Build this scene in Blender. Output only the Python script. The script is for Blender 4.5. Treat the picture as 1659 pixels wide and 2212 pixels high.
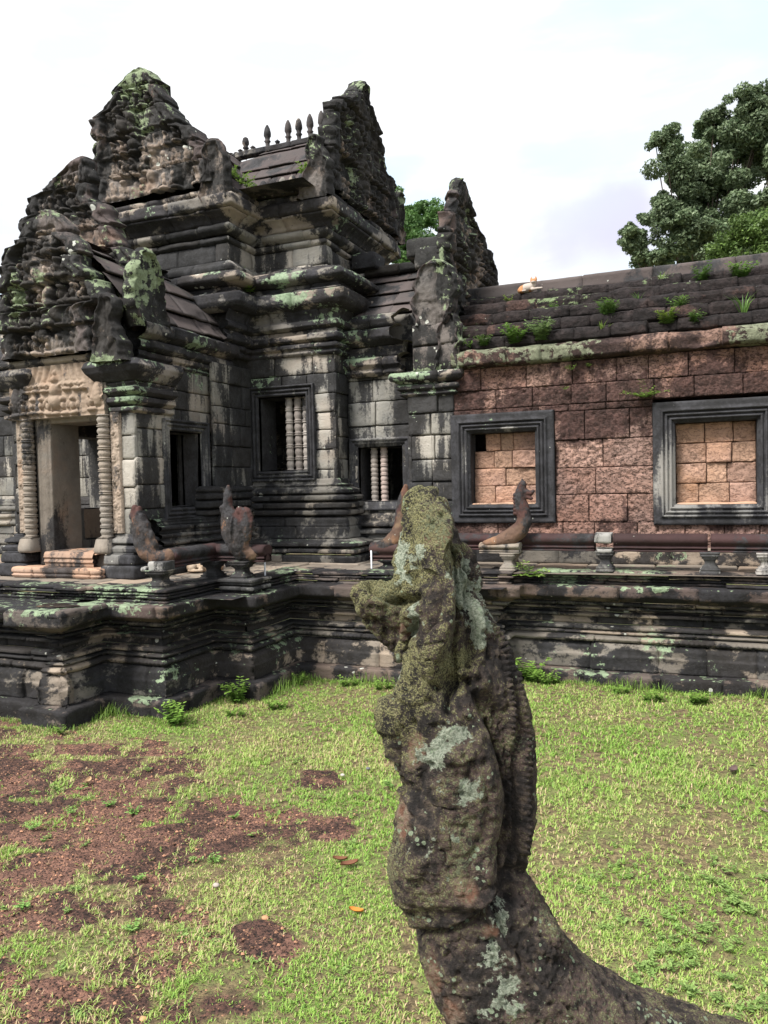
import bpy, math, random
import numpy as np
from mathutils import Vector
SC = bpy.context.scene
for o in list(bpy.data.objects): bpy.data.objects.remove(o)
COL = SC.collection
# ---------------------------------------------------------------- camera
EYE = np.array([0.0, 0.0, 2.5]); FPX = 1680.0; W0, H0 = 1659.0, 2212.0
YAW, PITCH, ROLL = [math.radians(a) for a in (22.6, -1.97, -1.31)]
F_ = np.array([-math.sin(YAW)*math.cos(PITCH), math.cos(YAW)*math.cos(PITCH), math.sin(PITCH)])
R0_ = np.array([math.cos(YAW), math.sin(YAW), 0]); U0_ = np.cross(R0_, F_)
R_ = R0_*math.cos(ROLL)+U0_*math.sin(ROLL); U_ = -R0_*math.sin(ROLL)+U0_*math.cos(ROLL)
cam = bpy.data.objects.new('camera', bpy.data.cameras.new('camera')); COL.objects.link(cam)
cam.data.sensor_fit = 'VERTICAL'; cam.data.sensor_height = 36.0
cam.data.lens = 36.0*FPX/H0; cam.data.clip_end = 2000; cam.data.clip_start = 0.05
from mathutils import Matrix
cam.matrix_world = Matrix(((R_[0],U_[0],-F_[0],EYE[0]),(R_[1],U_[1],-F_[1],EYE[1]),(R_[2],U_[2],-F_[2],EYE[2]),(0,0,0,1)))
SC.camera = cam
# ---------------------------------------------------------------- light
SUN_EL, SUN_AZ = math.radians(50), math.radians(205)      # azimuth clockwise from +Y
SC.view_settings.view_transform = 'Standard'; SC.view_settings.look = 'None'
SC.view_settings.exposure = 2.4; SC.view_settings.gamma = 1.0
sd = bpy.data.lights.new('sun', 'SUN'); sd.energy = 1.35; sd.angle = math.radians(20); sd.color = (1.0, .96, .9)
sun = bpy.data.objects.new('sun', sd); COL.objects.link(sun)
sv = Vector((math.sin(SUN_AZ)*math.cos(SUN_EL), math.cos(SUN_AZ)*math.cos(SUN_EL), math.sin(SUN_EL)))
sun.rotation_euler = sv.to_track_quat('Z', 'Y').to_euler()

class NT:
    """small helper around a node tree"""
    def __init__(s, tree): s.t = tree; s.t.nodes.clear()
    def n(s, typ, **kw):
        nd = s.t.nodes.new(typ)
        for k, v in kw.items():
            if k.startswith('i_'):
                key = k[2:].replace('_', ' ')
                if key in nd.inputs: nd.inputs[key].default_value = v
            else: setattr(nd, k, v)
        return nd
    def l(s, a, b): s.t.links.new(a, b)
    def setin(s, sock, v):
        if isinstance(v, bpy.types.NodeSocket): s.l(v, sock)
        elif isinstance(v, (tuple, list)) and sock.type == 'RGBA': sock.default_value = (*v[:3], 1)
        else: sock.default_value = v
    def math(s, op, a, b=None, clamp=False):
        nd = s.n('ShaderNodeMath', operation=op, use_clamp=clamp); s.setin(nd.inputs[0], a)
        if b is not None: s.setin(nd.inputs[1], b)
        return nd.outputs[0]
    def mix(s, f, a, b, mode='MIX'):
        nd = s.n('ShaderNodeMix', data_type='RGBA', blend_type=mode); s.setin(nd.inputs[0], f)
        s.setin(nd.inputs[6], a); s.setin(nd.inputs[7], b); return nd.outputs[2]
    def step(s, v, a, b, lo=0., hi=1.):
        nd = s.n('ShaderNodeMapRange', interpolation_type='SMOOTHSTEP'); s.setin(nd.inputs[0], v)
        for i, q in enumerate((a, b, lo, hi)): nd.inputs[i+1].default_value = q
        return nd.outputs[0]
    def noise(s, vec, scale, detail=5, rough=.6, dist=0.):
        nd = s.n('ShaderNodeTexNoise'); s.l(vec, nd.inputs['Vector'])
        nd.inputs['Scale'].default_value = scale; nd.inputs['Detail'].default_value = detail
        nd.inputs['Roughness'].default_value = rough; nd.inputs['Distortion'].default_value = dist
        return nd.outputs[0]
    def scale(s, vec, v, off=(0, 0, 0)):
        nd = s.n('ShaderNodeMapping'); s.l(vec, nd.inputs[0]); nd.inputs['Scale'].default_value = v
        nd.inputs['Location'].default_value = off; return nd.outputs[0]
    def vor(s, vec, scale, out='Distance', feature='F1', rnd=1.):
        nd = s.n('ShaderNodeTexVoronoi', feature=feature); s.l(vec, nd.inputs['Vector'])
        nd.inputs['Scale'].default_value = scale; nd.inputs['Randomness'].default_value = rnd
        return nd.outputs[out]

world = bpy.data.worlds.new('World'); SC.world = world; world.use_nodes = True
w = NT(world.node_tree)
tc = w.n('ShaderNodeTexCoord'); dirv = tc.outputs['Generated']
sky = w.n('ShaderNodeTexSky', sky_type='NISHITA', sun_disc=False); sky.sun_elevation = SUN_EL; sky.sun_rotation = SUN_AZ
cl = w.noise(w.scale(dirv, (1.2, 1.2, 4.2), (3.1, 1.7, .4)), 1.7, 6, .5, .25)
cover = w.step(cl, .36, .50)
c2n = w.noise(w.scale(dirv, (1.5, 1.5, 5.5), (7.1, .7, 2.4)), 3.1, 6, .52, .3)
soft = w.step(c2n, .44, .62)
cloudc = w.mix(soft, (2.85, 2.87, 2.92), (2.26, 2.36, 2.54))
skyc = w.mix(.82, sky.outputs[0], (2.2, 2.6, 2.78))
tint = w.mix(cover, skyc, cloudc)
# two soft lavender cloud bellies low on the right
def rdir(x, y):
    d = F_+R_*(x-829.5)/FPX-U_*(y-1106)/FPX; return tuple(d/np.linalg.norm(d))
geo = w.n('ShaderNodeNewGeometry')
wob = w.noise(dirv, 9, 4, .6)
for (x, y, r, k) in ((1215, 495, .045, .8), (1335, 470, .05, 1.), (1010, 505, .03, .5), (1180, 300, .12, .35)):
    vd = w.n('ShaderNodeVectorMath', operation='DISTANCE'); w.l(dirv, vd.inputs[0]); vd.inputs[1].default_value = rdir(x, y)
    dd = w.math('ADD', vd.outputs['Value'], w.math('MULTIPLY', w.math('SUBTRACT', wob, .5), .09))
    m = w.math('MULTIPLY', w.step(dd, r*1.35, r*.2), k)
    tint = w.mix(m, tint, (1.95, 1.93, 2.45) if y > 400 else (2.1, 2.5, 2.7))
bg = w.n('ShaderNodeBackground'); w.l(tint, bg.inputs[0]); bg.inputs[1].default_value = .082
wo = w.n('ShaderNodeOutputWorld'); w.l(bg.outputs[0], wo.inputs[0])

# ---------------------------------------------------------------- numpy noise
def _h(ix, iy, iz, seed):
    h = (ix*374761393 + iy*668265263 + iz*2147483647 + seed*974634777) & 0xffffffff
    h = ((h ^ (h >> 13))*1274126177) & 0xffffffff
    h = ((h ^ (h >> 16))*2246822519) & 0xffffffff
    return ((h ^ (h >> 15)) & 0xffff)/65535.0
def vnoise(P, sc=1.0, seed=0):
    Q = np.asarray(P, float)*sc; I = np.floor(Q).astype(np.int64); f = Q-I; f = f*f*(3-2*f)
    x, y, z = I[..., 0], I[..., 1], I[..., 2]; fx, fy, fz = f[..., 0], f[..., 1], f[..., 2]
    r = 0
    for dx in (0, 1):
        wx = fx if dx else 1-fx
        for dy in (0, 1):
            wy = fy if dy else 1-fy
            for dz in (0, 1):
                r = r + wx*wy*(fz if dz else 1-fz)*_h(x+dx, y+dy, z+dz, seed)
    return r
def fbm(P, sc=1., oct=3, seed=0):
    P = np.asarray(P, float); a = 0; t = 0; k = 1.
    for i in range(oct): a = a+k*vnoise(P, sc*2.03**i, seed+i*7); t += k; k *= .5
    return a/t
def sm(x, a, b):
    t = np.clip((x-a)/(b-a), 0, 1); return t*t*(3-2*t)

# ---------------------------------------------------------------- mesh building
Z = np.array([0, 0, 1.0]); STONES = set()
def onY(x, y, Y):
    d = F_+R_*(x-829.5)/FPX-U_*(y-1106)/FPX; return EYE+d*(Y/d[1])
def onX(x, y, X):
    d = F_+R_*(x-829.5)/FPX-U_*(y-1106)/FPX; return EYE+d*(X/d[0])
# stains with a place of their own: (centre, radii, channel 0 lichen / 1 washed pale / 2 black film, strength)
MARKS = []
for (x, y, Y, rx, rz, ch, a) in (
    (600, 605, 9.9, .55, .07, 0, 1.), (640, 640, 9.9, .5, .09, 0, 1.), (470, 600, 9.7, .14, .10, 0, .9), (590, 420, 10.3, .5, .10, 0, 1.), (470, 640, 9.7, .10, .2, 1, .8), (790, 770, 10.4, .32, .07, 0, 1.), (850, 770, 10.4, .2, .06, 0, .7), (990, 740, 10.2, .09, .35, 0, .8),
    (600, 490, 10.3, .22, .16, 1, .8), (770, 500, 10.3, .5, .10, 1, .9), (330, 520, 9.6, .5, .12, 1, .7), (680, 740, 10.1, .28, .28, 1, .8), (700, 900, 10.2, .16, .5, 1, 1.), (700, 1000, 10.2, .16, .35, 1, .9), (810, 860, 10.6, .12, .45, 1, .8), (930, 960, 10.3, .22, .7, 1, .7), (620, 790, 10.2, .35, .15, 1, .5),
    (210, 620, 7.5, .2, .2, 0, .7), (200, 680, 7.5, .22, .12, 0, 1.), (170, 560, 7.5, .3, .3, 0, .3), (220, 540, 8.0, .22, .35, 0, .7), (100, 600, 7.5, .12, .10, 0, .8), (110, 590, 7.5, .16, .16, 1, .9), (40, 610, 7.5, .18, .5, 0, .7), (300, 620, 7.5, .2, .3, 0, .35), (260, 700, 7.4, .2, .35, 0, .55), (200, 780, 7.4, .6, .07, 0, .9), (120, 760, 7.5, .35, .10, 1, .6), (60, 800, 7.6, .3, .12, 1, .6), (280, 400, 9.4, .4, .2, 1, .5), (250, 380, 9.4, .35, .15, 1, .4),
    (300, 930, 7.7, .2, .8, 1, .8), (260, 980, 7.7, .2, .9, 1, .8), (340, 800, 8.0, .2, .2, 1, .7), (460, 640, 9.7, .12, .5, 1, .5),
    (100, 1330, 5.95, .5, .10, 0, .7), (300, 1325, 6.6, .35, .08, 0, 1.), (300, 1280, 6.8, .35, .07, 0, .6), (270, 1430, 6.1, .25, .12, 0, .8), (90, 1440, 6.0, .2, .22, 1, 1.), (160, 1410, 6.0, .18, .12, 1, .8), (500, 1400, 7.5, .3, .15, 1, .6), (460, 1370, 7., .3, .1, 1, .5), (650, 1380, 8.3, .3, .12, 1, .5),
    (1350, 1245, 9.4, .7, .07, 0, .8), (1400, 1275, 9.26, .8, .06, 0, .7), (1300, 1325, 9.2, .5, .04, 0, .5), (1500, 1325, 9.2, .5, .04, 0, .5), (1280, 1395, 9.1, .7, .045, 1, 1.), (1500, 1390, 9.1, .7, .05, 1, 1.), (1620, 1400, 9.1, .4, .06, 1, .9), (1250, 1420, 9.1, .3, .05, 1, .9), (1180, 1380, 9.1, .2, .05, 1, .8),
    (1400, 1040, 10.3, .5, .5, 1, .7), (1350, 1000, 10.3, .6, .6, 1, .6), (1340, 870, 10.3, 2.2, .26, 2, .95), (1240, 930, 10.3, .3, .25, 2, .8), (1400, 930, 10.3, .12, .3, 2, .9), (1010, 860, 10.3, .5, .3, 2, .9), (1600, 840, 10.3, 1., .2, 2, .7), (1450, 1130, 10.3, 1.5, .08, 2, .5), (300, 850, 7.7, .12, .5, 2, .7), (270, 800, 7.7, .3, .3, 2, .9), (560, 800, 10.2, .2, .5, 2, .7), (740, 900, 10.5, .1, .9, 2, .9), (870, 900, 10.5, .1, .5, 2, .8), (650, 830, 10.2, .4, .1, 2, .7), (1100, 925, 10.3, .3, .05, 1, .9), (1000, 1000, 10.3, .07, .5, 1, .7), (1200, 1010, 10.3, .05, .5, 2, .7),
    (600, 1020, 10.2, .5, .04, 0, .4), (620, 1120, 10., .8, .4, 2, .5), (430, 1120, 9.2, .5, .4, 2, .4), (1200, 770, 10.1, 2.5, .10, 0, .25), (1130, 770, 10.1, .9, .12, 0, .35)):
    MARKS.append((onY(x, y, Y), (rx, .45, rz), ch, a))
for (x, y, X, ry, rz, ch, a) in ((360, 900, -6.5, .2, .6, 1, .6), (300, 1000, -6.5, .3, .6, 1, .8), (470, 820, -6.5, .25, .4, 1, .6), (390, 770, -6.3, .3, .12, 1, .5), (420, 740, -6.3, .25, .10, 0, .8), (820, 520, -5, .5, .10, 1, .8), (330, 590, -6.3, .10, .35, 0, .45), (295, 560, -6.3, .10, .3, 0, .4)):
    MARKS.append((onX(x, y, X), (.45, ry, rz), ch, a))
class MB:
    def __init__(s): s.v = []; s.f = []; s.c = []; s.n = 0
    def grid(s, P, col, flip=False, wrap=False):
        """P: (nu,nv,3); col: (3,) or (nu,nv,3)"""
        P = np.asarray(P, float); nu, nv = P.shape[:2]
        s.v.append(P.reshape(-1, 3)); C = np.empty((nu, nv, 3)); C[:] = col; s.c.append(C.reshape(-1, 3))
        i = np.arange(nu*nv).reshape(nu, nv)
        if wrap: i = np.concatenate([i, i[:, :1]], 1)
        a, b, c, d = i[:-1, :-1], i[1:, :-1], i[1:, 1:], i[:-1, 1:]
        q = np.stack([a, b, c, d] if not flip else [a, d, c, b], -1).reshape(-1, 4)+s.n
        s.f.append(q); s.n += nu*nv
    def raw(s, V, Q, col=(.5, .5, 0)):
        V = np.asarray(V, float); Q = np.asarray(Q); s.v.append(V); C = np.empty((len(V), 3)); C[:] = col; s.c.append(C)
        if Q.shape[1] == 3: Q = np.concatenate([Q, -np.ones((len(Q), 1), int)], 1); Q = np.where(Q < 0, -1, Q+s.n)
        else: Q = np.where(Q < 0, -1, Q+s.n)
        s.f.append(Q); s.n += len(V)
    def box(s, a, b, col=(.5, .5, 0), bev=.0):
        (x0, y0, z0), (x1, y1, z1) = a, b; x0, x1 = sorted((x0, x1)); y0, y1 = sorted((y0, y1)); z0, z1 = sorted((z0, z1))
        V = [(x, y, z) for z in (z0, z1) for y in (y0, y1) for x in (x0, x1)]
        s.raw(V, [(0, 2, 3, 1), (4, 5, 7, 6), (0, 1, 5, 4), (2, 6, 7, 3), (0, 4, 6, 2), (1, 3, 7, 5)], col)
    def build(s, name, mat, parent=None, smooth=True):
        V = np.concatenate(s.v); Q = np.concatenate(s.f); C = np.concatenate(s.c)
        return make(name, V, Q, C, mat, parent, smooth)
def make(name, V, Q, C, mat, parent=None, smooth=True):
    off = np.array(parent['_o'][:]) if parent is not None and '_o' in parent else np.zeros(3)
    me = bpy.data.meshes.new(name); V = V-off
    tri = Q[:, 3] < 0 if Q.shape[1] == 4 else np.ones(len(Q), bool)
    cnt = np.where(tri, 3, 4); flat = Q.reshape(-1); flat = flat[flat >= 0]
    me.vertices.add(len(V)); me.vertices.foreach_set('co', V.astype(np.float32).ravel())
    me.loops.add(len(flat)); me.loops.foreach_set('vertex_index', flat.astype(np.int32))
    me.polygons.add(len(Q)); me.polygons.foreach_set('loop_start', np.concatenate([[0], np.cumsum(cnt)[:-1]]).astype(np.int32))
    me.polygons.foreach_set('loop_total', cnt.astype(np.int32))
    me.polygons.foreach_set('use_smooth', np.full(len(Q), smooth))
    at = me.attributes.new('var', 'FLOAT_COLOR', 'POINT')
    at.data.foreach_set('color', np.concatenate([C, np.ones((len(C), 1))], 1).astype(np.float32).ravel())
    if mat.name in STONES:
        K = np.zeros((len(V), 4)); W = V+off; K[:, 3] = 1
        for (c, rad, ch, a) in MARKS:
            d = ((W-np.array(c))/np.array(rad)); q = np.exp(-(d*d).sum(1)); K[:, ch] = np.maximum(K[:, ch], a*q)
        a2 = me.attributes.new('mark', 'FLOAT_COLOR', 'POINT'); a2.data.foreach_set('color', K.astype(np.float32).ravel())
    me.update(calc_edges=True); me.validate()
    me.materials.append(mat)
    o = bpy.data.objects.new(name, me); COL.objects.link(o)
    if parent is not None: o.parent = parent; o['_o'] = parent['_o'] if '_o' in parent else [0., 0., 0.]
    return o
def tag(o, label=None, cat=None, group=None, kind=None):
    if label: o['label'] = label
    if cat: o['category'] = cat
    if group: o['group'] = group
    if kind: o['kind'] = kind
    return o
def thing(name, loc, label, cat, group=None):
    o = bpy.data.objects.new(name, None); COL.objects.link(o); o.location = loc; o['_o'] = [float(c) for c in loc]
    o.empty_display_size = .2
    return tag(o, label, cat, group)
rng = np.random.default_rng(11); rnd = rng.random

def mould(mb, path, courses, seed=0, ds=.1, jl=(.5, 1.0), amp=.010, groove=.022, jit=.010, chip=.02, red=0., dv=.035, ends=.018, bead=None):
    """sweep moulded courses along a plan path (outward = right of travel); every course is cut in blocks"""
    r = np.random.default_rng(seed+100); path = [np.array(p, float) for p in path]; n = len(path)
    dirs = [(path[i+1]-path[i])/np.linalg.norm(path[i+1]-path[i]) for i in range(n-1)]
    nor = [np.array([d[1], -d[0]]) for d in dirs]
    def mit(i):
        if i == 0: return nor[0]
        if i == n-1: return nor[-1]
        a, b = nor[i-1], nor[i]; return (a+b)/(1+a@b)
    for ci, prof in enumerate(courses):
        o = [prof[0][0]]; z = [prof[0][1]]
        for (o0, z0), (o1, z1) in zip(prof[:-1], prof[1:]):
            k = max(1, int(math.ceil(math.hypot(o1-o0, z1-z0)/dv)))
            for j in range(1, k+1): o.append(o0+(o1-o0)*j/k); z.append(z0+(z1-z0)*j/k)
        o = np.array(o); z = np.array(z)
        if ends:
            o = np.concatenate([[o[0]-.05], o, [o[-1]-.05]]); z = np.concatenate([[z[0]], z, [z[-1]]])
            o[1] -= ends*.5; o[-2] -= ends*.5
        pts, ms, gs, bid, blk = [], [], [], [], 0
        boff = []
        for i in range(n-1):
            L = np.linalg.norm(path[i+1]-path[i]); joints = []; ds_ = (bead[ci][0]/4 if bead and ci in bead else ds); s = r.uniform(.1, jl[1])
            while s < L-.12: joints.append(s); s += r.uniform(*jl)
            st = [(0, 0.)]+[(L, 0.)]; k = max(1, int(L/ds_)); st += [(L*j/k, 0.) for j in range(1, k)]
            st = [q for q in st if all(abs(q[0]-j) > .035 or q[0] in (0, L) for j in joints)]
            for j in joints: st += [(j-.016, 0.), (j-.007, 1.), (j+.007, 1.), (j+.016, 0.)]
            st.sort()
            ma, mb_ = mit(i), mit(i+1)
            for k_, (s, g) in enumerate(st):
                if i and k_ == 0: continue
                if g and any(abs(s-(j+.007)) < 1e-6 for j in joints): blk += 1
                t = s/L; m = nor[i] if 0 < t < 1 else (ma if t == 0 else mb_)
                # keep mitre consistent: blend offsets near corners via exact corner miters only
                pts.append(path[i]+dirs[i]*s); ms.append((nor[i], dirs[i], ma if t < .5 else mb_, s, L, g)); bid.append(blk)
        nb = blk+1; bo = r.normal(0, jit, nb); bc = r.random((nb, 2)); bz = r.normal(0, .003, nb)
        G = np.zeros((len(pts), len(o), 3)); C = np.zeros((len(pts), len(o), 3))
        for q, (p, (nn, dd, mm, s, L, g)) in enumerate(zip(pts, ms)):
            oo = o-groove*g+(bo[bid[q]] if not g else min(0, bo[bid[q]]))
            # clip along-distance so that inner offsets meet the mitre lines
            if s < 1e-9 or abs(s-L) < 1e-9: xy = p[None, :]+mm[None, :]*oo[:, None]
            else:
                ta = ms[q][2]
                xy = p[None, :]+nn[None, :]*oo[:, None]
            G[q, :, :2] = xy; G[q, :, 2] = z+(bz[bid[q]])
            C[q, :, 0] = bc[bid[q], 0]; C[q, :, 1] = bc[bid[q], 1]; C[q, :, 2] = red
        # keep along-path order (no crossing past mitre corners): clamp by local coordinate
        q0 = 0
        for i in range(n-1):
            idx = [q for q in range(len(pts)) if (np.allclose(ms[q][1], dirs[i]) and np.linalg.norm(np.cross(pts[q]-path[i], dirs[i])) < 1e-6 and -1e-6 <= (pts[q]-path[i])@dirs[i] <= np.linalg.norm(path[i+1]-path[i])+1e-6)]
            if not idx: continue
            sa = (mit(i)@dirs[i])*o; sb = np.linalg.norm(path[i+1]-path[i])+(mit(i+1)@dirs[i])*o
            for q in idx:
                if ms[q][3] < 1e-9 or abs(ms[q][3]-ms[q][4]) < 1e-9: continue
                sl = (G[q, :, :2]-path[i])@dirs[i]; sc_ = np.clip(sl, sa+.002, np.maximum(sb-.002, sa+.003))
                G[q, :, :2] += (sc_-sl)[:, None]*dirs[i][None, :]
        nv3 = np.array([np.append(m[0], 0) for m in ms])[:, None, :]
        nz = (fbm(G, 6, 3, seed)-.5)*1.6*amp+(fbm(G, 27, 2, seed+3)-.5)*amp*1.1
        if bead and ci in bead:
            per, ba = bead[ci]; sl = np.array([m[3] for m in ms]); zt = np.clip((z-z.min())/(z.max()-z.min()), 0, 1)
            nz = nz+ba*(np.abs(np.sin(sl*math.pi/per))[:, None]-.45)*np.sin(zt*math.pi)[None]*(fbm(G, 2.2, 2, seed+31) > .42)
        ch = np.maximum(0, fbm(G, 2.6, 3, seed+9)-.6)*chip*8
        G += nv3*(nz-ch)[..., None]
        G[..., 2] += (fbm(G, 4, 2, seed+5)-.5)*amp*1.2
        mb.grid(G, C, flip=False)

def stone_block(mb, O, U, V, N, u0, u1, v0, v1, off=0., dep=.06, res=.06, rnd_=.02, amp=.008, col=(.5, .5, 0), gap=.004, seed=0, pit=0.):
    nu = max(3, int((u1-u0)/res)+1); nv = max(3, int((v1-v0)/res)+1)
    def ax(a, b, k):
        a += gap; b -= gap; m = np.linspace(a+rnd_, b-rnd_, k); return np.concatenate([[a, a+rnd_*.12, a+rnd_*.45], m, [b-rnd_*.45, b-rnd_*.12, b]]), \
            np.concatenate([[-dep, -rnd_*.8, -rnd_*.3], np.zeros(k), [-rnd_*.3, -rnd_*.8, -dep]])
    us, du = ax(u0, u1, nu); vs, dv = ax(v0, v1, nv)
    uu, vv = np.meshgrid(us, vs, indexing='ij'); d = np.minimum(du[:, None], dv[None, :])
    both = (du[:, None] < -rnd_*.2) & (dv[None, :] < -rnd_*.2) & (d > -dep)
    d = np.where(both, d-rnd_*.35, d)
    P = O+uu[..., None]*U+vv[..., None]*V+(d+off)[..., None]*N
    k = np.where(d > -dep, 1, 0)
    nz = (fbm(P, 4.5, 3, seed)-.5)*2*amp*1.4+(fbm(P, 22, 2, seed+2)-.5)*amp
    if pit: nz = nz-np.maximum(0, vnoise(P, 26, seed+4)-.55)*pit-np.maximum(0, vnoise(P, 48, seed+5)-.5)*pit*.7
    P = P+(nz*k)[..., None]*N
    if rnd_ > .012:
        P = P+(k*(fbm(P, 8, 2, seed+8)-.5)*rnd_*.9)[..., None]*U+(k*(fbm(P, 8, 2, seed+6)-.5)*rnd_*.9)[..., None]*V
    flip = np.dot(np.cross(U, V), N) < 0
    mb.grid(P, col, flip=flip)

def masonry(mb, O, U, N, u0, u1, z0, z1, holes=(), ch=.32, bl=(.45, .8), thick=.35, seed=0, jit=.008, res=.06, rnd_=.016, amp=.007, red=0., pit=0., inner=True, V=None):
    """wall of single blocks with rectangular openings; holes: (u0,u1,z0,z1)"""
    r = np.random.default_rng(seed+7); V = Z if V is None else V; O, U, N = [np.array(a, float) for a in (O, U, N)]
    zb = sorted({z0, z1, *[h[2] for h in holes if z0 < h[2] < z1], *[h[3] for h in holes if z0 < h[3] < z1]})
    for za, zc in zip(zb[:-1], zb[1:]):
        iv = [(u0, u1)]; zm = (za+zc)/2
        for h in holes:
            if h[2] < zm < h[3]:
                nx = []
                for a, b in iv:
                    if h[1] <= a or h[0] >= b: nx.append((a, b)); continue
                    if h[0] > a: nx.append((a, h[0]))
                    if h[1] < b: nx.append((h[1], b))
                iv = nx
        k = max(1, int(round((zc-za)/ch))); edges = np.linspace(za, zc, k+1); edges[1:-1] += r.uniform(-.03, .03, k-1)
        for a, b in iv:
            flip = np.dot(np.cross(U, V), N) < 0
            for nn, fl in ((-.045, flip), (-thick, not flip)):
                P = np.array([[O+U*uu+V*vv+N*nn for vv in (za, zc)] for uu in (a, b)]); mb.grid(P, (.3, .3, red), flip=fl)
            for e0, e1 in zip(edges[:-1], edges[1:]):
                s = a; cuts = [a]
                while b-s > bl[1]: s += r.uniform(*bl); cuts.append(s)
                if b-cuts[-1] < .16 and len(cuts) > 1: cuts.pop()
                cuts.append(b)
                for c0, c1 in zip(cuts[:-1], cuts[1:]):
                    stone_block(mb, O, U, V, N, c0, c1, e0, e1, off=r.normal(0, jit), dep=.05, res=res, rnd_=rnd_, amp=amp,
                                col=(r.random(), r.random(), red), seed=seed, pit=pit)
    for h in holes:   # reveals
        a, b, c, d = h; w_ = [(a, c), (b, c), (b, d), (a, d), (a, c)]
        for (p0, q0), (p1, q1) in zip(w_[:-1], w_[1:]):
            P = np.array([[O+U*x+V*y+N*nn for nn in (-.02, -thick)] for x, y in ((p0, q0), (p1, q1))]); mb.grid(P, (.6, .4, red))

def frame(mb, O, U, N, u0, u1, z0, z1, prof, seed=0, col=(.5, .5, 0), amp=.004, ds=.07):
    """moulded rectangular frame: prof = [(distance outside the opening, height on N)] from outside in"""
    O, U, N = [np.array(a, float) for a in (O, U, N)]; pr = [prof[0]]
    for (a, b), (c, d) in zip(prof[:-1], prof[1:]):
        k = max(1, int(math.hypot(c-a, d-b)/.03)); pr += [(a+(c-a)*j/k, b+(d-b)*j/k) for j in range(1, k+1)]
    for side in range(4):
        L = (u1-u0) if side % 2 == 0 else (z1-z0); k = max(2, int(L/ds)); G = np.zeros((k+1, len(pr), 3))
        for i in range(k+1):
            t = i/k
            for j, (d, h) in enumerate(pr):
                a = -d+(L+2*d)*t
                x, y = ((u0+a, z0-d), (u1+d, z0+a), (u1-a, z1+d), (u0-d, z1-a))[side]
                G[i, j] = O+U*x+Z*y+N*h
        G += ((fbm(G, 9, 3, seed)-.5)*2*amp)[..., None]*N
        mb.grid(G, col, flip=np.dot(np.cross(U, Z), N) < 0)

def lathe(mb, c, prof, n=14, col=(.5, .5, 0), amp=.003, seed=0, square=0., rot=0.):
    """prof: [(r,z)] ; square>0 blends towards a square plan"""
    t = np.linspace(0, 2*math.pi, n, endpoint=False)+rot
    sq = 1/np.maximum(np.abs(np.cos(t)), np.abs(np.sin(t))); k = (1-square)+square*np.minimum(sq, 1.38)
    G = np.zeros((len(prof), n, 3))
    for i, (r, z) in enumerate(prof): G[i, :, 0] = c[0]+r*k*np.cos(t); G[i, :, 1] = c[1]+r*k*np.sin(t); G[i, :, 2] = c[2]+z
    d = G-np.array([c[0], c[1], 0]); d[..., 2] = 0; d /= np.maximum(1e-6, np.linalg.norm(d, axis=-1, keepdims=True))
    G += d*((fbm(G, 12, 3, seed)-.5)*2*amp)[..., None]
    mb.grid(G, col, flip=True, wrap=True)
def baluster_prof(z0, z1, r, rings=6):
    """turned stone window bar: bulging drums between stacks of thin rings"""
    P = []; H = (z1-z0)/rings
    for i in range(rings):
        b = z0+i*H
        for t, k in ((0, .86), (.06, 1.0), (.10, 1.0), (.14, .8), (.2, .78), (.3, .86), (.45, .97), (.55, .97), (.7, .86), (.8, .78), (.85, .8), (.89, 1.02), (.94, 1.02), (.99, .84)):
            P.append((r*k, b+t*H))
    return P
def ovoid(mb, c, r, col=(.5, .5, 0), n=12, m=9, rot=None, amp=0., seed=0):
    th = np.linspace(0, math.pi, m); ph = np.linspace(0, 2*math.pi, n, endpoint=False)
    G = np.stack([np.sin(th)[:, None]*np.cos(ph)[None], np.sin(th)[:, None]*np.sin(ph)[None], np.cos(th)[:, None]*np.ones(n)[None]], -1)*np.array(r)
    if rot is not None: G = G@np.array(rot).T
    G = G+np.array(c); mb.grid(G, col, flip=False, wrap=True)

def figures(u, z, rh=.30, cw=.19, seed=0):
    """rows of small seated figures in relief"""
    W = np.stack([u, z, u*0], -1); u = u+(fbm(W, 2.2, 2, seed+50)-.5)*.10; z = z+(fbm(W, 2.2, 2, seed+60)-.5)*.08
    ri = np.floor(z/rh).astype(int); cz = (z-ri*rh); uo = u+(ri % 2)*cw*.5; ci = np.floor(uo/cw).astype(int); cu = uo-(ci+.5)*cw
    j = _h(ci, ri, ci*0, seed); j2 = _h(ci, ri, ci*0+5, seed); cu = cu+(j-.5)*.03; big = (1.05+.35*j2)*cw/.19
    def dome(x, y, rx, ry, h): return h*np.sqrt(np.clip(1-((cu-x)/(rx*big))**2-((cz-y*rh/.27)/(ry*big))**2, 0, 1))
    h = np.maximum.reduce([dome(0, .205, .038, .044, .12), dome(0, .13, .043, .06, .10), dome((j-.5)*.06, .045, .085, .035, .12),
                           dome(-.068, .12+(j2-.5)*.09, .018, .055, .085), dome(.068, .12-(j2-.5)*.09, .018, .055, .085)])
    return np.where(j2 < .1, h*.2, h)

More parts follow.
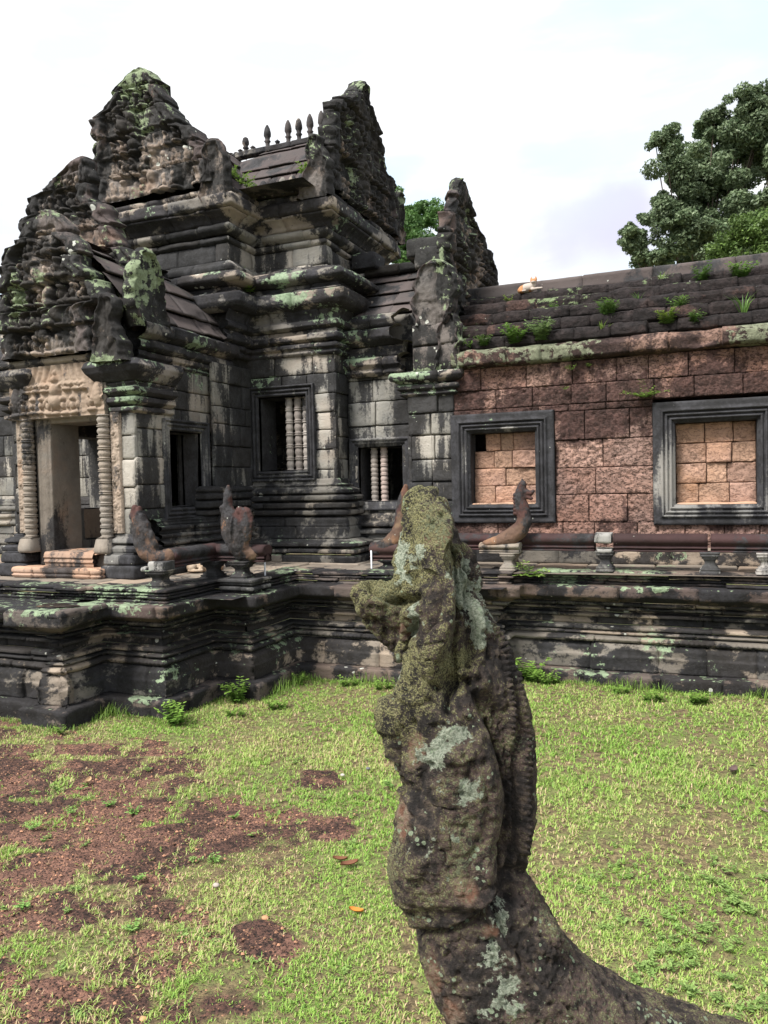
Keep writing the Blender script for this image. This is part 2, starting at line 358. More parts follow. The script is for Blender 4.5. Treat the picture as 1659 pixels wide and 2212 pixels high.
def pediment(mb, O, U, N, Lp, Rp, thick, seed=0, step=.017, ch=.31, bw=.26, tymp=.07, red=.6, scal=.03, relief=1., zoff=0., figs=True, depthcap=None):
    """carved gable of stone blocks, lofted row by row. Lp, Rp: [(z,u)] silhouettes; U along, N out of the carved face"""
    O, U, N = [np.array(a, float) for a in (O, U, N)]; r = np.random.default_rng(seed)
    z0, z1 = max(Lp[0][0], Rp[0][0]), min(Lp[-1][0], Rp[-1][0]); nz = int((z1-z0)/step); zs = np.linspace(z0, z1, nz)
    L = np.interp(zs, [p[0] for p in Lp], [p[1] for p in Lp]); R = np.interp(zs, [p[0] for p in Rp], [p[1] for p in Rp])
    k = max(1, int(round((z1-z0)/ch))); cb = np.linspace(z0, z1, k+1); cb[1:-1] += r.uniform(-.05, .05, k-1)
    ci = np.clip(np.searchsorted(cb, zs, side='right')-1, 0, k-1)
    lo, ro, do = r.normal(0, .036, k), r.normal(0, .036, k), r.normal(0, .028, k)
    L = L+lo[ci]-scal*np.abs(np.sin(zs*math.pi/.19+seed)); R = R+ro[ci]+scal*np.abs(np.sin(zs*math.pi/.19+seed*2))
    jz = np.stack([zs, zs*0+seed, zs*0], -1); L = L+(fbm(jz, 7, 3, seed+2)-.5)*.13*(scal > 0); R = R+(fbm(jz, 7, 3, seed+12)-.5)*.13*(scal > 0)
    gz = np.min(np.abs(zs[:, None]-cb[None, 1:-1]), axis=1) if k > 1 else np.full(nz, 9.)
    zg = np.exp(-(gz/.012)**2)
    L += zg*.05; R -= zg*.05
    top = sm(zs, z1-.10, z1); c = (L+R)/2; L = c+(L-c)*(1-.35*top**2); R = c+(R-c)*(1-.35*top**2)
    nf = int(np.max(R-L)/step)+2; t = np.linspace(0, 1, nf)
    u = L[:, None]+(R-L)[:, None]*t[None]; zz = np.repeat(zs[:, None], nf, 1)
    e = np.minimum(u-L[:, None], R[:, None]-u); et = np.minimum(e, (z1-zz)*.9)
    bwv = np.minimum(bw, (R-L)[:, None]*.27)
    P0 = np.stack([u, zz, zz*0], -1)
    inner = sm(et, bwv*.92, bwv*1.12)
    # border: scrolled naga body with leaf flames
    s_ = et/np.maximum(bwv, 1e-3); leaf = np.abs(np.sin((zz+u*.6*np.sign(u-c[:, None]))*math.pi/.19))
    hb = .055*np.sqrt(np.clip(1-((s_-.72)/.26)**2, 0, 1))+.05*leaf*np.sqrt(np.clip(1-((s_-.25)/.27)**2, 0, 1))
    hb = hb+.02*(fbm(P0, 18, 2, seed+1)-.5)
    fg = figures(u-c[:, None]+5, zz-z0, seed=seed) if figs else u*0; hi = -tymp-.02+fg*1.25+.022*(fbm(P0, 16, 3, seed+4)-.5)+.012*(fbm(P0, 45, 2, seed+4)-.5)
    ruin = sm(fbm(P0, 1.9, 3, seed+5), .50, .56); hi = hi*(1-ruin*.75)+ruin*(fbm(P0, 9, 3, seed+6)-.5)*.05
    if figs:
        Hh = z1-z0; hero = u*0; uc = u-c[:, None]
        for q in range(9):
            hx, hz = r.normal(0, .10)+(r.choice([-1, 0, 1])*.16 if q > 4 else 0), z0+Hh*(.14+.62*q/9); rx_, rz_ = r.uniform(.07, .13), r.uniform(.08, .14)
            hero = np.maximum(hero, .15*np.sqrt(np.clip(1-((uc-hx)/rx_)**2-((zz-hz)/rz_)**2, 0, 1)))
            hero = np.maximum(hero, .14*np.sqrt(np.clip(1-((uc-hx)/.05)**2-((zz-hz-rz_)/.055)**2, 0, 1)))
        hi = np.where(hero > 0, np.maximum(hi*.3, hero-tymp), hi); fg = np.maximum(fg, hero*.7)
    h = (hb*(1-inner)+hi*inner)*relief
    h = h+do[ci][:, None]-zg[:, None]*.05
    for q in range(k):   # upright joints
        js = r.uniform(L.min(), R.max(), 4)
        for jj in js: h = h-np.where(ci[:, None] == q, .022*np.exp(-((u-jj)/.011)**2), 0)
    h = h+(fbm(P0, 3.5, 3, seed+8)-.5)*.07+(fbm(P0, 20, 3, seed+18)-.5)*.024
    rim = sm(e, 0, .05); h = h-(1-rim)*.05
    nb = 5; tb = np.linspace(1, 0, nb+2)
    ub = L[:, None]+(R-L)[:, None]*tb[None]; thz = thick*(1-.45*(zs-z0)/(z1-z0))[:, None]; hb2 = -thz+np.zeros_like(ub); hb2[:, :1] = -thz*.5; hb2[:, -1:] = -thz*.5
    ub = ub+np.where((tb == 1)[None], .015, 0)-np.where((tb == 0)[None], .015, 0)
    uu = np.concatenate([u, ub], 1); hh = np.concatenate([h, hb2+(fbm(np.stack([ub, ub*0+zs[:, None], ub*0], -1), 4, 2, seed)-.5)*.08], 1)
    zz = np.repeat(zs[:, None], uu.shape[1], 1)+zoff
    P = O+uu[..., None]*U+hh[..., None]*N; P[..., 2] += zz
    C = np.zeros(P.shape); bx = np.floor(uu/.5+ci[:, None]*.37).astype(int)
    C[..., 0] = _h(bx, np.repeat(ci[:, None], uu.shape[1], 1), bx*0, seed); C[..., 1] = _h(bx, np.repeat(ci[:, None], uu.shape[1], 1), bx*0+3, seed)
    C[..., 2] = red*np.concatenate([1-inner*.75, np.ones_like(ub)], 1)
    if figs: C[:, :nf, 0] = np.clip(C[:, :nf, 0]*.5+inner*fg*7, 0, 1)
    mb.grid(P, C, flip=np.dot(np.cross(U, Z), N) > 0, wrap=True)
    # cap
    m = P[-1].mean(0); V = np.vstack([P[-1], m+np.array([0, 0, .02])]); n_ = len(P[-1])
    mb.raw(V, np.array([(i, (i+1) % n_, n_) if np.dot(np.cross(U, Z), N) < 0 else ((i+1) % n_, i, n_) for i in range(n_)]), (.5, .5, red))

def leaf_slab(mb, O, U, N, pts, thick, seed=0, red=.7):
    """upright curved acroterion; pts: [(z, uL, uR)]"""
    pediment(mb, O, U, N, [(a, b) for a, b, c in pts], [(a, c) for a, b, c in pts], thick, seed=seed, ch=.9, bw=.06, tymp=.03, red=red, scal=.02, figs=False, relief=.7)

def blob(balls, voxel=.015, smooth=4):
    """union of ellipsoids -> one continuous surface (verts, quads)"""
    mb = MB()
    for b in balls: ovoid(mb, b[:3], b[3:6] if len(b) >= 6 else (b[3],)*3, n=14, m=10, rot=b[6] if len(b) > 6 else None)
    return remesh(mb, voxel, smooth)
def remesh(mb, voxel, smooth):
    V = np.concatenate(mb.v); Q = np.concatenate(mb.f)
    me = bpy.data.meshes.new('tmp'); me.from_pydata([tuple(v) for v in V], [], [tuple(int(i) for i in q if i >= 0) for q in Q]); me.update()
    o = bpy.data.objects.new('tmp', me); COL.objects.link(o)
    m = o.modifiers.new('r', 'REMESH'); m.mode = 'VOXEL'; m.voxel_size = voxel; m.adaptivity = 0
    if smooth: s = o.modifiers.new('s', 'SMOOTH'); s.iterations = smooth; s.factor = .5
    dg = bpy.context.evaluated_depsgraph_get(); dg.update(); me2 = bpy.data.meshes.new_from_object(o.evaluated_get(dg))
    V = np.zeros(len(me2.vertices)*3, np.float32); me2.vertices.foreach_get('co', V); V = V.reshape(-1, 3).astype(float)
    Nn = np.zeros(len(me2.vertices)*3, np.float32); me2.vertices.foreach_get('normal', Nn); Nn = Nn.reshape(-1, 3).astype(float)
    Q = np.full((len(me2.polygons), 4), -1)
    for i, p in enumerate(me2.polygons): vs = p.vertices; Q[i, :len(vs)] = vs[:4] if len(vs) <= 4 else vs[:4]
    bpy.data.objects.remove(o); bpy.data.meshes.remove(me); bpy.data.meshes.remove(me2)
    return V, Q, Nn
def chain(pts, k=5):
    """interpolate (x,y,z,rx,ry,rz) keys"""
    out = []
    for a, b in zip(pts[:-1], pts[1:]):
        a = np.array(a if len(a) == 6 else (*a[:3], a[3], a[3], a[3]), float); b = np.array(b if len(b) == 6 else (*b[:3], b[3], b[3], b[3]), float)
        for i in range(k): out.append(tuple(a+(b-a)*i/k))
    out.append(tuple(b)); return out

# ---------------------------------------------------------------- materials
def new_mat(name):
    m = bpy.data.materials.new(name); m.use_nodes = True; t = NT(m.node_tree)
    out = t.n('ShaderNodeOutputMaterial'); b = t.n('ShaderNodeBsdfPrincipled'); t.l(b.outputs[0], out.inputs[0])
    b.inputs['Roughness'].default_value = .85; b.inputs['Specular IOR Level'].default_value = .3
    return m, t, b
def stone(name, A, B, C, red=(.085, .05, .045), black=.5, blackc=(.013, .013, .014), lichen=.3, lichc=(.27, .37, .22), spots=.3, moss=0., mossc=(.12, .14, .035), bump=.5, streak=.4, sz=1., warm=0., pit=0., darkred=1.):
    STONES.add(name)
    m, t, b = new_mat(name); g = t.n('ShaderNodeNewGeometry'); pos = g.outputs['Position']; nrm = g.outputs['Normal']
    at = t.n('ShaderNodeAttribute', attribute_name='var'); sp = t.n('ShaderNodeSeparateColor'); t.l(at.outputs['Color'], sp.inputs[0])
    vr, vg, vb = sp.outputs[0], sp.outputs[1], sp.outputs[2]
    sn = t.n('ShaderNodeSeparateXYZ'); t.l(nrm, sn.inputs[0]); up = t.math('MAXIMUM', sn.outputs[2], 0)
    mk = t.n('ShaderNodeAttribute', attribute_name='mark'); ms_ = t.n('ShaderNodeSeparateColor'); t.l(mk.outputs['Color'], ms_.inputs[0]); m0, m1, m2 = ms_.outputs[0], ms_.outputs[1], ms_.outputs[2]
    n1 = t.noise(pos, .9*sz, 6, .62); n2 = t.noise(pos, 6*sz, 8, .65); n3 = t.noise(pos, 30*sz, 6, .7)
    col = t.mix(t.step(n1, .38, .62), A, B)
    col = t.mix(t.step(t.math('ADD', vr, t.math('MULTIPLY', n1, .5)), .75, 1.05), col, C)
    v = t.math('ADD', t.math('MULTIPLY', n2, .9), t.math('MULTIPLY', vg, .42))
    v = t.math('ADD', v, .30)
    vm = t.n('ShaderNodeMix', data_type='RGBA', blend_type='MULTIPLY'); vm.inputs[0].default_value = 1; t.l(col, vm.inputs[6])
    cmb = t.n('ShaderNodeCombineColor'); [t.l(v, cmb.inputs[i]) for i in range(3)]; t.l(cmb.outputs[0], vm.inputs[7]); col = vm.outputs[2]
    col = t.mix(t.math('MULTIPLY', m1, .35), col, tuple(min(.5, c*1.35+.05) for c in C))
    # purple-brown surfaces
    rc = t.mix(t.step(n2, .35, .65), red, tuple(c*.55 for c in red))
    col = t.mix(t.math('MULTIPLY', vb, t.step(n1, .2, .5, .75, 1.), True), col, rc)
    if warm:
        wm = t.noise(pos, 1.3*sz, 4, .5); col = t.mix(t.math('MULTIPLY', t.step(wm, .55, .68), warm), col, (.36, .19, .10))
    if pit:
        pv = t.noise(t.scale(pos, (1., 1., 1.7)), 24*sz, 3, .6, 1.2); pm = t.step(pv, .50, .38, 0., 1.)
        col = t.mix(t.math('MULTIPLY', pm, pit), col, (.02, .011, .009))
    # black film in streaks
    sv_ = t.noise(t.scale(pos, (2.0*sz, 2.0*sz, streak*sz)), 1.25, 7, .62, .2); sb = t.noise(pos, .55*sz, 3, .5, 0)
    s2 = t.math('ADD', t.math('MULTIPLY', sv_, .62), t.math('MULTIPLY', sb, .38)); s2 = t.math('ADD', s2, t.math('MULTIPLY', t.math('SUBTRACT', n3, .5), .14)); s2 = t.math('ADD', s2, t.math('MULTIPLY', t.math('SUBTRACT', n2, .5), .12))
    s2 = t.math('ADD', s2, t.math('MULTIPLY', t.math('SUBTRACT', vg, .5), .05))
    s2 = t.math('ADD', s2, t.math('MULTIPLY', m2, .16)); s2 = t.math('SUBTRACT', s2, t.math('MULTIPLY', m1, .11))
    th = .64-.28*black; bm = t.step(s2, th-.03, th+.03)
    col = t.mix(t.math('MULTIPLY', bm, .94), col, t.mix(t.step(t.math('ADD', t.math('MULTIPLY', n2, .6), t.math('MULTIPLY', n3, .4)), .42, .60), blackc, tuple(c*3.2 for c in blackc)))
    # pale lichen
    l1 = t.noise(pos, 1.1*sz, 3, .5, .3); l2 = t.noise(pos, 11*sz, 8, .68); l3 = t.math('ADD', t.math('MULTIPLY', l1, .55), t.math('MULTIPLY', l2, .45)); l3 = t.math('ADD', l3, t.math('MULTIPLY', up, .05)); l3 = t.math('ADD', l3, t.math('MULTIPLY', m0, .145))
    th = .70-.28*lichen; lm = t.step(l3, th, th+.022)
    if True: col = t.mix(t.math('MULTIPLY', lm, .88), col, t.mix(t.step(n3, .35, .65), lichc, tuple(c*.62 for c in lichc)))
    if moss > 0:
        ms = t.math('ADD', t.math('MULTIPLY', t.noise(pos, 2.2*sz, 4, .55), .5), t.math('MULTIPLY', t.noise(pos, 75*sz, 4, .7), .5)); ms = t.math('ADD', ms, t.math('MULTIPLY', up, .09)); th = .72-.3*moss
        col = t.mix(t.math('MULTIPLY', t.step(ms, th, th+.05), .9), col, t.mix(t.step(n3, .35, .65), mossc, tuple(c*.5 for c in mossc)))
    if spots > 0:
        vd = t.vor(pos, 8*sz); vn = t.noise(pos, 1.7*sz, 2); thr = t.math('MULTIPLY', t.step(vn, .56, .75), .30)
        smk = t.math('LESS_THAN', t.math('ADD', vd, t.math('MULTIPLY', t.math('SUBTRACT', l2, .5), .5)), t.math('MULTIPLY', thr, spots*2.))
        col = t.mix(t.math('MULTIPLY', smk, .85), col, (.46, .47, .42))
    t.l(col, b.inputs['Base Color'])
    h = t.math('ADD', t.math('MULTIPLY', n2, .6), t.math('MULTIPLY', n3, .45)); h = t.math('ADD', h, t.math('MULTIPLY', t.noise(pos, 110*sz, 3, .6), .18))
    if pit: h = t.math('SUBTRACT', h, t.math('MULTIPLY', pm, .55*pit))
    h = t.math('ADD', h, t.math('MULTIPLY', lm, .05))
    bp = t.n('ShaderNodeBump'); bp.inputs['Strength'].default_value = bump; bp.inputs['Distance'].default_value = .035/sz; t.l(h, bp.inputs['Height']); t.l(bp.outputs[0], b.inputs['Normal'])
    return m
M = {}
M['sand'] = stone('weathered_sandstone', (.25, .235, .205), (.18, .18, .173), (.34, .31, .27), black=.70, blackc=(.008, .008, .009), lichen=.20, lichc=(.29, .38, .25), spots=.2, bump=.75, warm=.12, streak=.3)
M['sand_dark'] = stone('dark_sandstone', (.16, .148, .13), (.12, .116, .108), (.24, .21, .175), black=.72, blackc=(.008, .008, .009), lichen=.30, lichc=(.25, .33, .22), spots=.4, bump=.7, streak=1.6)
M['carved'] = stone('carved_gable_stone', (.155, .138, .125), (.11, .105, .10), (.29, .23, .185), red=(.082, .056, .056), black=.66, blackc=(.008, .008, .008), lichen=.43, lichc=(.26, .32, .19), spots=.7, bump=.8, streak=1.0, warm=.2)
M['cornice'] = stone('cornice_stone', (.21, .19, .165), (.16, .15, .14), (.31, .26, .215), black=.70, blackc=(.008, .008, .010), lichen=.34, lichc=(.29, .38, .25), spots=.5, bump=.7, streak=2.6)
M['roof'] = stone('roof_slab_stone', (.085, .074, .072), (.07, .064, .062), (.10, .082, .078), red=(.075, .055, .054), black=.35, lichen=.12, spots=.3, bump=.5, streak=1.5, moss=.15, mossc=(.08, .085, .04))
M['terrace'] = stone('terrace_stone', (.16, .142, .12), (.12, .112, .10), (.28, .225, .175), red=(.085, .054, .050), black=.62, blackc=(.006, .006, .007), lichen=.31, lichc=(.27, .35, .22), spots=.4, bump=.75, streak=3.2)
M['paving'] = stone('paving_stone', (.26, .215, .17), (.20, .175, .145), (.31, .24, .18), black=.30, lichen=.08, spots=.2, bump=.4, streak=1.5)
M['clean'] = stone('buff_sandstone', (.235, .20, .165), (.205, .19, .17), (.27, .205, .155), black=.42, lichen=.02, spots=.05, bump=.5, streak=.5, warm=.3)
M['sill'] = stone('worn_orange_sandstone', (.36, .23, .16), (.31, .22, .17), (.38, .24, .165), black=.30, lichen=.0, spots=.0, bump=.5, warm=.5)
M['grey'] = stone('grey_window_frame_stone', (.20, .19, .175), (.15, .148, .145), (.30, .28, .25), black=.80, blackc=(.011, .011, .013), lichen=.14, spots=.3, bump=.45, streak=.28)
M['bar'] = stone('turned_bar_stone', (.34, .30, .27), (.30, .28, .26), (.36, .29, .26), black=.16, lichen=.02, spots=.1, bump=.25, streak=.6)
M['red'] = stone('purple_brown_sandstone', (.046, .022, .022), (.036, .020, .020), (.065, .035, .031), black=.36, lichen=.04, spots=.35, bump=.4, streak=2.)
M['nagared'] = stone('red_buff_naga_stone', (.125, .075, .052), (.09, .056, .043), (.17, .11, .07), red=(.070, .032, .029), black=.48, lichen=.05, spots=.25, bump=.6, streak=1., sz=2., warm=.5)
M['pale'] = stone('new_pale_stone', (.33, .32, .30), (.27, .265, .25), (.30, .28, .26), black=.46, lichen=.0, spots=.1, bump=.25)
LA = dict(spots=.12, bump=1.)
M['laterite'] = stone('red_laterite', (.30, .165, .125), (.25, .155, .13), (.36, .225, .18), red=(.07, .04, .036), black=.40, blackc=(.028, .015, .013), lichen=.05, streak=.8, pit=.7, **LA)
M['laterite_roof'] = stone('dark_laterite_roof', (.052, .034, .031), (.038, .028, .027), (.085, .048, .039), black=.74, blackc=(.008, .006, .006), lichen=.34, lichc=(.20, .26, .13), moss=.12, mossc=(.10, .12, .04), streak=2.5, pit=.6, **LA)
M['laterite_edge'] = stone('laterite_eave', (.22, .135, .105), (.17, .11, .09), (.26, .16, .125), black=.60, blackc=(.018, .011, .010), lichen=.64, lichc=(.25, .27, .18), streak=2., pit=.6, **LA)
M['infill'] = stone('orange_laterite_blocks', (.40, .235, .16), (.36, .225, .175), (.43, .27, .19), black=.05, blackc=(.1, .05, .04), lichen=.0, warm=.6, streak=1., red=(.16, .09, .07), spots=.0, pit=.4, bump=.8)
X3, Y3 = np.array([1., 0, 0]), np.array([0, 1., 0])
FLOOR = 1.42
# ================================================================ TERRACE
TP = [(-11, 6.12), (-6.72, 6.12), (-6.72, 5.98), (-6.06, 5.98), (-6.06, 6.62), (-5.27, 6.62), (-5.27, 7.58), (-4.76, 7.58), (-4.76, 8.60), (-3.2, 8.60), (-3.2, 9.02), (-2.07, 9.02), (-2.07, 9.26), (4.5, 9.26)]
ter = thing('temple_terrace', (-4, 8, 0), 'dark moulded stone terrace with stepped corners carrying the temple above the lawn', 'terrace')
mb = MB(); mould(mb, TP, [[(-.03, -.1), (0, .02), (.02, .24), (-.0, .26), (-.22, .265)]], seed=1, jl=(.6, 1.3), jit=.018, amp=.014, red=.55, chip=.03); mb.build('base_step', M['terrace'], ter)
mb = MB(); mould(mb, TP, [
    [(-.13, .262), (-.12, .43), (-.14, .45), (-.15, .52), (-.21, .575)],
    [(-.25, .58), (-.18, .59), (-.16, .62), (-.18, .65), (-.26, .66)], [(-.26, .665), (-.21, .675), (-.20, .695), (-.26, .71)], [(-.27, .715), (-.22, .73), (-.22, .76), (-.29, .775)],
    [(-.33, .78), (-.33, .86)], [(-.30, .865), (-.25, .875), (-.25, .905), (-.32, .915)], [(-.33, .92), (-.33, .945)],
    [(-.31, .95), (-.24, .96), (-.23, .985), (-.29, 1.0)], [(-.26, 1.005), (-.19, 1.02), (-.18, 1.04), (-.19, 1.06)]], seed=2, jl=(.45, 1.0), amp=.008, chip=.03, jit=.010, dv=.014, bead={1: (.055, .022), 5: (.045, .016)})
mb.build('moulded_plinth', M['terrace'], ter)
mb = MB(); mould(mb, TP, [[(-.19, 1.06), (-.12, 1.085), (-.02, 1.13), (0, 1.14), (0, 1.25), (-.012, 1.262), (-.10, 1.266), (-.3, 1.267)]], seed=3, jl=(.6, 1.3), amp=.008, chip=.03, jit=.020, red=.75)
# flat tops of the projecting piers
for (a, b, c, d) in ((-11, 6.3, -6.3, 6.9), (-6.66, 6.05, -6.1, 6.9), (-6.4, 6.7, -5.35, 7.0), (-5.6, 7.3, -4.9, 8), (-3.6, 8.8, -2.2, 9.5)):
    mb.grid([[(a, b, 1.262), (a, d, 1.262)], [(c, b, 1.262), (c, d, 1.262)]], (.4, .4, .7))
mb.build('edge_slab', M['terrace'], ter)
RP = [(-11, 6.84), (-5.43, 6.84), (-5.43, 7.78), (-4.93, 7.78), (-4.93, 8.83), (-3.35, 8.83), (-3.35, 9.22), (-2.2, 9.22), (-2.2, 9.47), (4.5, 9.47)]
mb = MB(); mould(mb, RP, [[(0, 1.263), (.015, 1.268), (.015, 1.288), (-.035, 1.295)], [(-.035, 1.30), (-.005, 1.308), (.0, 1.325), (-.035, 1.335)], [(-.035, 1.34), (.012, 1.348), (.012, 1.368), (-.03, 1.375)], [(-.02, 1.38), (.02, 1.39), (.02, 1.415), (-.02, 1.425), (-.28, 1.425)]], seed=4, bead={1: (.05, .02)}, jl=(.4, .9), amp=.014, chip=.07, jit=.02, red=.5, dv=.012)
mb.build('rim_course', M['terrace'], ter)
mb = MB(); r = np.random.default_rng(5)
def pave(x0, y0, x1, y1, z=1.427):
    y = y0
    while y < y1-.05:
        h = min(r.uniform(.35, .6), y1-y); h = y1-y if y1-y-h < .2 else h; x = x0+r.uniform(-.3, 0)
        while x < x1-.05:
            w_ = min(r.uniform(.5, 1.1), x1-x); w_ = x1-x if x1-x-w_ < .25 else w_
            stone_block(mb, np.array([0, 0, z+r.normal(0, .006)]), X3, Y3, Z, max(x, x0), x+w_, y, y+h, dep=.03, res=.09, rnd_=.02, amp=.007, col=(r.random(), r.random(), .12), gap=.004, seed=3); x += w_
        y += h
pave(-11, 7.1, -5.7, 8.05); pave(-11, 8.05, -5.2, 9.1); pave(-11, 9.1, -3.6, 10.9); pave(-3.6, 9.72, 4.5, 10.6)
mb.grid([[(-11, 7.0, 1.40), (-11, 11, 1.40)], [(-5.65, 7.0, 1.40), (-5.65, 11, 1.40)]], (.3, .3, .2)); mb.grid([[(-5.65, 8.0, 1.40), (-5.65, 11, 1.40)], [(-5.15, 8.0, 1.40), (-5.15, 11, 1.40)]], (.3, .3, .2))
mb.grid([[(-5.15, 9.05, 1.40), (-5.15, 11, 1.40)], [(4.5, 9.68, 1.40), (4.5, 11, 1.40)]], (.3, .3, .2))
mb.build('paving', M['paving'], ter)
# thick chamfered capital block standing on the front pier, with a wet hollow
blk = thing('pier_capital_block', (-6.4, 6.2, 1.27), 'thick chamfered stone slab with a wet hollow, capping the front pier of the terrace', 'stone slab')
mb = MB(); mould(mb, [(-6.78, 6.55), (-6.78, 5.93), (-6.02, 5.93), (-6.02, 6.6)][::1], [[(-.13, 1.05), (-.02, 1.12), (.01, 1.135), (.012, 1.262), (-.012, 1.29), (-.06, 1.295)]], seed=8, jl=(3, 4), amp=.014, chip=.06, jit=0, red=.3)
stone_block(mb, np.array([0, 0, 1.292]), X3, Y3, Z, -6.80, -6.0, 5.915, 6.6, dep=.05, res=.04, rnd_=.03, amp=.012, col=(.4, .4, .5)); mb.build('slab', M['terrace'], blk)
mb = MB(); t = np.linspace(0, 2*math.pi, 28, endpoint=False); rr = 1+.15*np.sin(3*t+1)+.08*np.sin(5*t)
Pp = np.stack([-6.4+.24*rr*np.cos(t), 6.26+.13*rr*np.sin(t), 0*t+1.303], -1); mb.raw(np.vstack([Pp, [(-6.4, 6.26, 1.303)]]), [(i, (i+1) % 28, 28) for i in range(28)])
pm, pt, pb = new_mat('puddle'); pb.inputs['Base Color'].default_value = (.03, .022, .018, 1); pb.inputs['Roughness'].default_value = .08; M['puddle'] = pm; mb.build('puddle', pm, blk)

# ================================================================ GATE BUILDING
gate = thing('sandstone_gate_building', (-7.5, 10, FLOOR), 'tall black streaked sandstone temple gate with carved stepped gables and a doorway', 'temple gate')
S = M['sand']
def wallpart(name, mat, *a, **k): mb = MB(); masonry(mb, *a, **k); return mb.build(name, mat, gate)
PX = -6.5; PW = -8.55                     # porch side planes
win_s = (8.36, 9.06, 2.27, 3.28)
# porch right side wall (faces +X) : U = +Y
wallpart('wall', S, (PX, 0, 0), (0, 1, 0), (1, 0, 0), 7.7, 10.2, 2.12, 4.1, [win_s], ch=.30, bl=(.35, .6), seed=21, jit=.012, thick=.42)
wallpart('wall', S, (PW, 0, 0), (0, 1, 0), (-1, 0, 0), 7.7, 10.2, 1.4, 4.1, [win_s], ch=.34, bl=(.5, .8), seed=22, res=.12, thick=.42)
# inside faces of the far porch wall read through the doorway
wallpart('wall', M['clean'], (PW+.42, 0, 0), (0, 1, 0), (1, 0, 0), 7.75, 10.2, 1.42, 4.1, [win_s], ch=.36, bl=(.5, .9), seed=23, thick=.01, res=.1)
# anta (corner pier) fronts
for sgn, xa, xb, sd in ((1, -6.84, PX, 24), (-1, PW, -8.22, 25)):
    wallpart('wall', S, (0, 7.7, 0), (1, 0, 0), (0, -1, 0), xa, xb, 1.95, 3.5, ch=.33, bl=(.5, .9), seed=sd, jit=.010, thick=.4, rnd_=.02, res=.035)
    wallpart('wall', S, (0, 7.72, 0), (1, 0, 0), (0, -1, 0), xa, xb, 3.5, 4.12, ch=.3, bl=(.5, .9), seed=sd+5, thick=.4, res=.05)
wallpart('wall', S, (0, 7.95, 0), (1, 0, 0), (0, -1, 0), PW, PX, 3.5, 4.3, ch=.33, seed=27, thick=.3)
# base mouldings of the porch (plinth, torus, fillets)
def base_courses(z0, h, o):
    q = lambda *p: [(o*a, z0+h*b) for a, b in p]
    return [q((1.0, 0), (1.0, .10), (.88, .12), (.84, .17)), q((.84, .175), (.92, .20), (.92, .23), (.7, .27), (.66, .36)), q((.66, .365), (.62, .40), (.60, .47), (.56, .50)),
            q((.56, .505), (.72, .53), (.72, .57), (.50, .60), (.52, .64), (.64, .66), (.64, .70), (.42, .72)), q((.42, .725), (.38, .77), (.52, .80), (.52, .84), (.34, .87)), q((.34, .875), (.22, .92), (.26, .95), (.0, 1.0))]
mb = MB(); mould(mb, [(PX, 7.98), (PX, 8.82), (PX+.14, 8.82), (PX+.14, 10.1)], base_courses(1.42, .72, .24), seed=30, jl=(.4, .8), amp=.008, dv=.018); mb.build('base_moulding', M['sand_dark'], gate)
mb = MB(); mould(mb, [(PX+.0, 8.95), (PX+.12, 8.95), (PX+.12, 10.2)], [[(.04, 2.13), (.11, 2.15), (.11, 2.2), (.05, 2.22)], [(.05, 2.225), (.12, 2.25), (.12, 2.32), (.05, 2.34)], [(.04, 2.345), (.09, 2.37), (.09, 2.42), (.03, 2.45), (.06, 2.47), (.06, 2.5), (-.02, 2.54)]], seed=31, jl=(.4, .8), dv=.018); mb.build('base_moulding', M['sand_dark'], gate)
wallpart('wall', S, (PX+.12, 0, 0), (0, 1, 0), (1, 0, 0), 9.2, 10.2, 2.5, 4.3, ch=.3, bl=(.3, .55), seed=33, jit=.012)
# flaring pedestal blocks below the door pillars
for x0, x1 in ((-6.93, -6.42), (-8.66, -8.2)):
    mb = MB(); mould(mb, [(x0, 8.05), (x0, 7.5), (x1, 7.5), (x1, 8.05)], [[(.0, 1.42), (.0, 1.57), (-.03, 1.59)], [(-.02, 1.595), (-.03, 1.70), (-.07, 1.74)]], seed=34, jl=(3, 4), amp=.008, jit=0)
    mb.grid([[(x0+.05, 7.55, 1.735), (x0+.05, 8.05, 1.735)], [(x1-.05, 7.55, 1.735), (x1-.05, 8.05, 1.735)]], (.5, .5, 0)); mb.build('pillar_pedestal', M['grey'], gate)
    a, b = (-6.86, PX) if x0 > -7.5 else (PW, -8.25)
    mb = MB(); mould(mb, [(a, 8.0), (a, 7.7), (b, 7.7), (b, 8.0)], [[(.12, 1.74), (.13, 1.80), (.06, 1.83)], [(.06, 1.835), (.10, 1.86), (.09, 1.90), (.02, 1.93), (.02, 1.96)]], seed=35, jl=(3, 4), jit=0, dv=.015); mb.build('pillar_base', M['grey'], gate)
    mb = MB(); mould(mb, [(a, 8.4), (a, 7.7), (b, 7.7), (b, 8.4)], [[(.0, 3.46), (.06, 3.49), (.06, 3.53), (.02, 3.55)], [(.02, 3.555), (.09, 3.60), (.09, 3.65), (.05, 3.67)], [(.06, 3.675), (.13, 3.72), (.13, 3.77), (.08, 3.79), (.11, 3.84)], [(.12, 3.845), (.21, 3.95), (.24, 4.02), (.2, 4.10)]], seed=36, jl=(3, 4), amp=.010, chip=.04, jit=0, dv=.015); mb.build('capital', M['cornice'], gate)
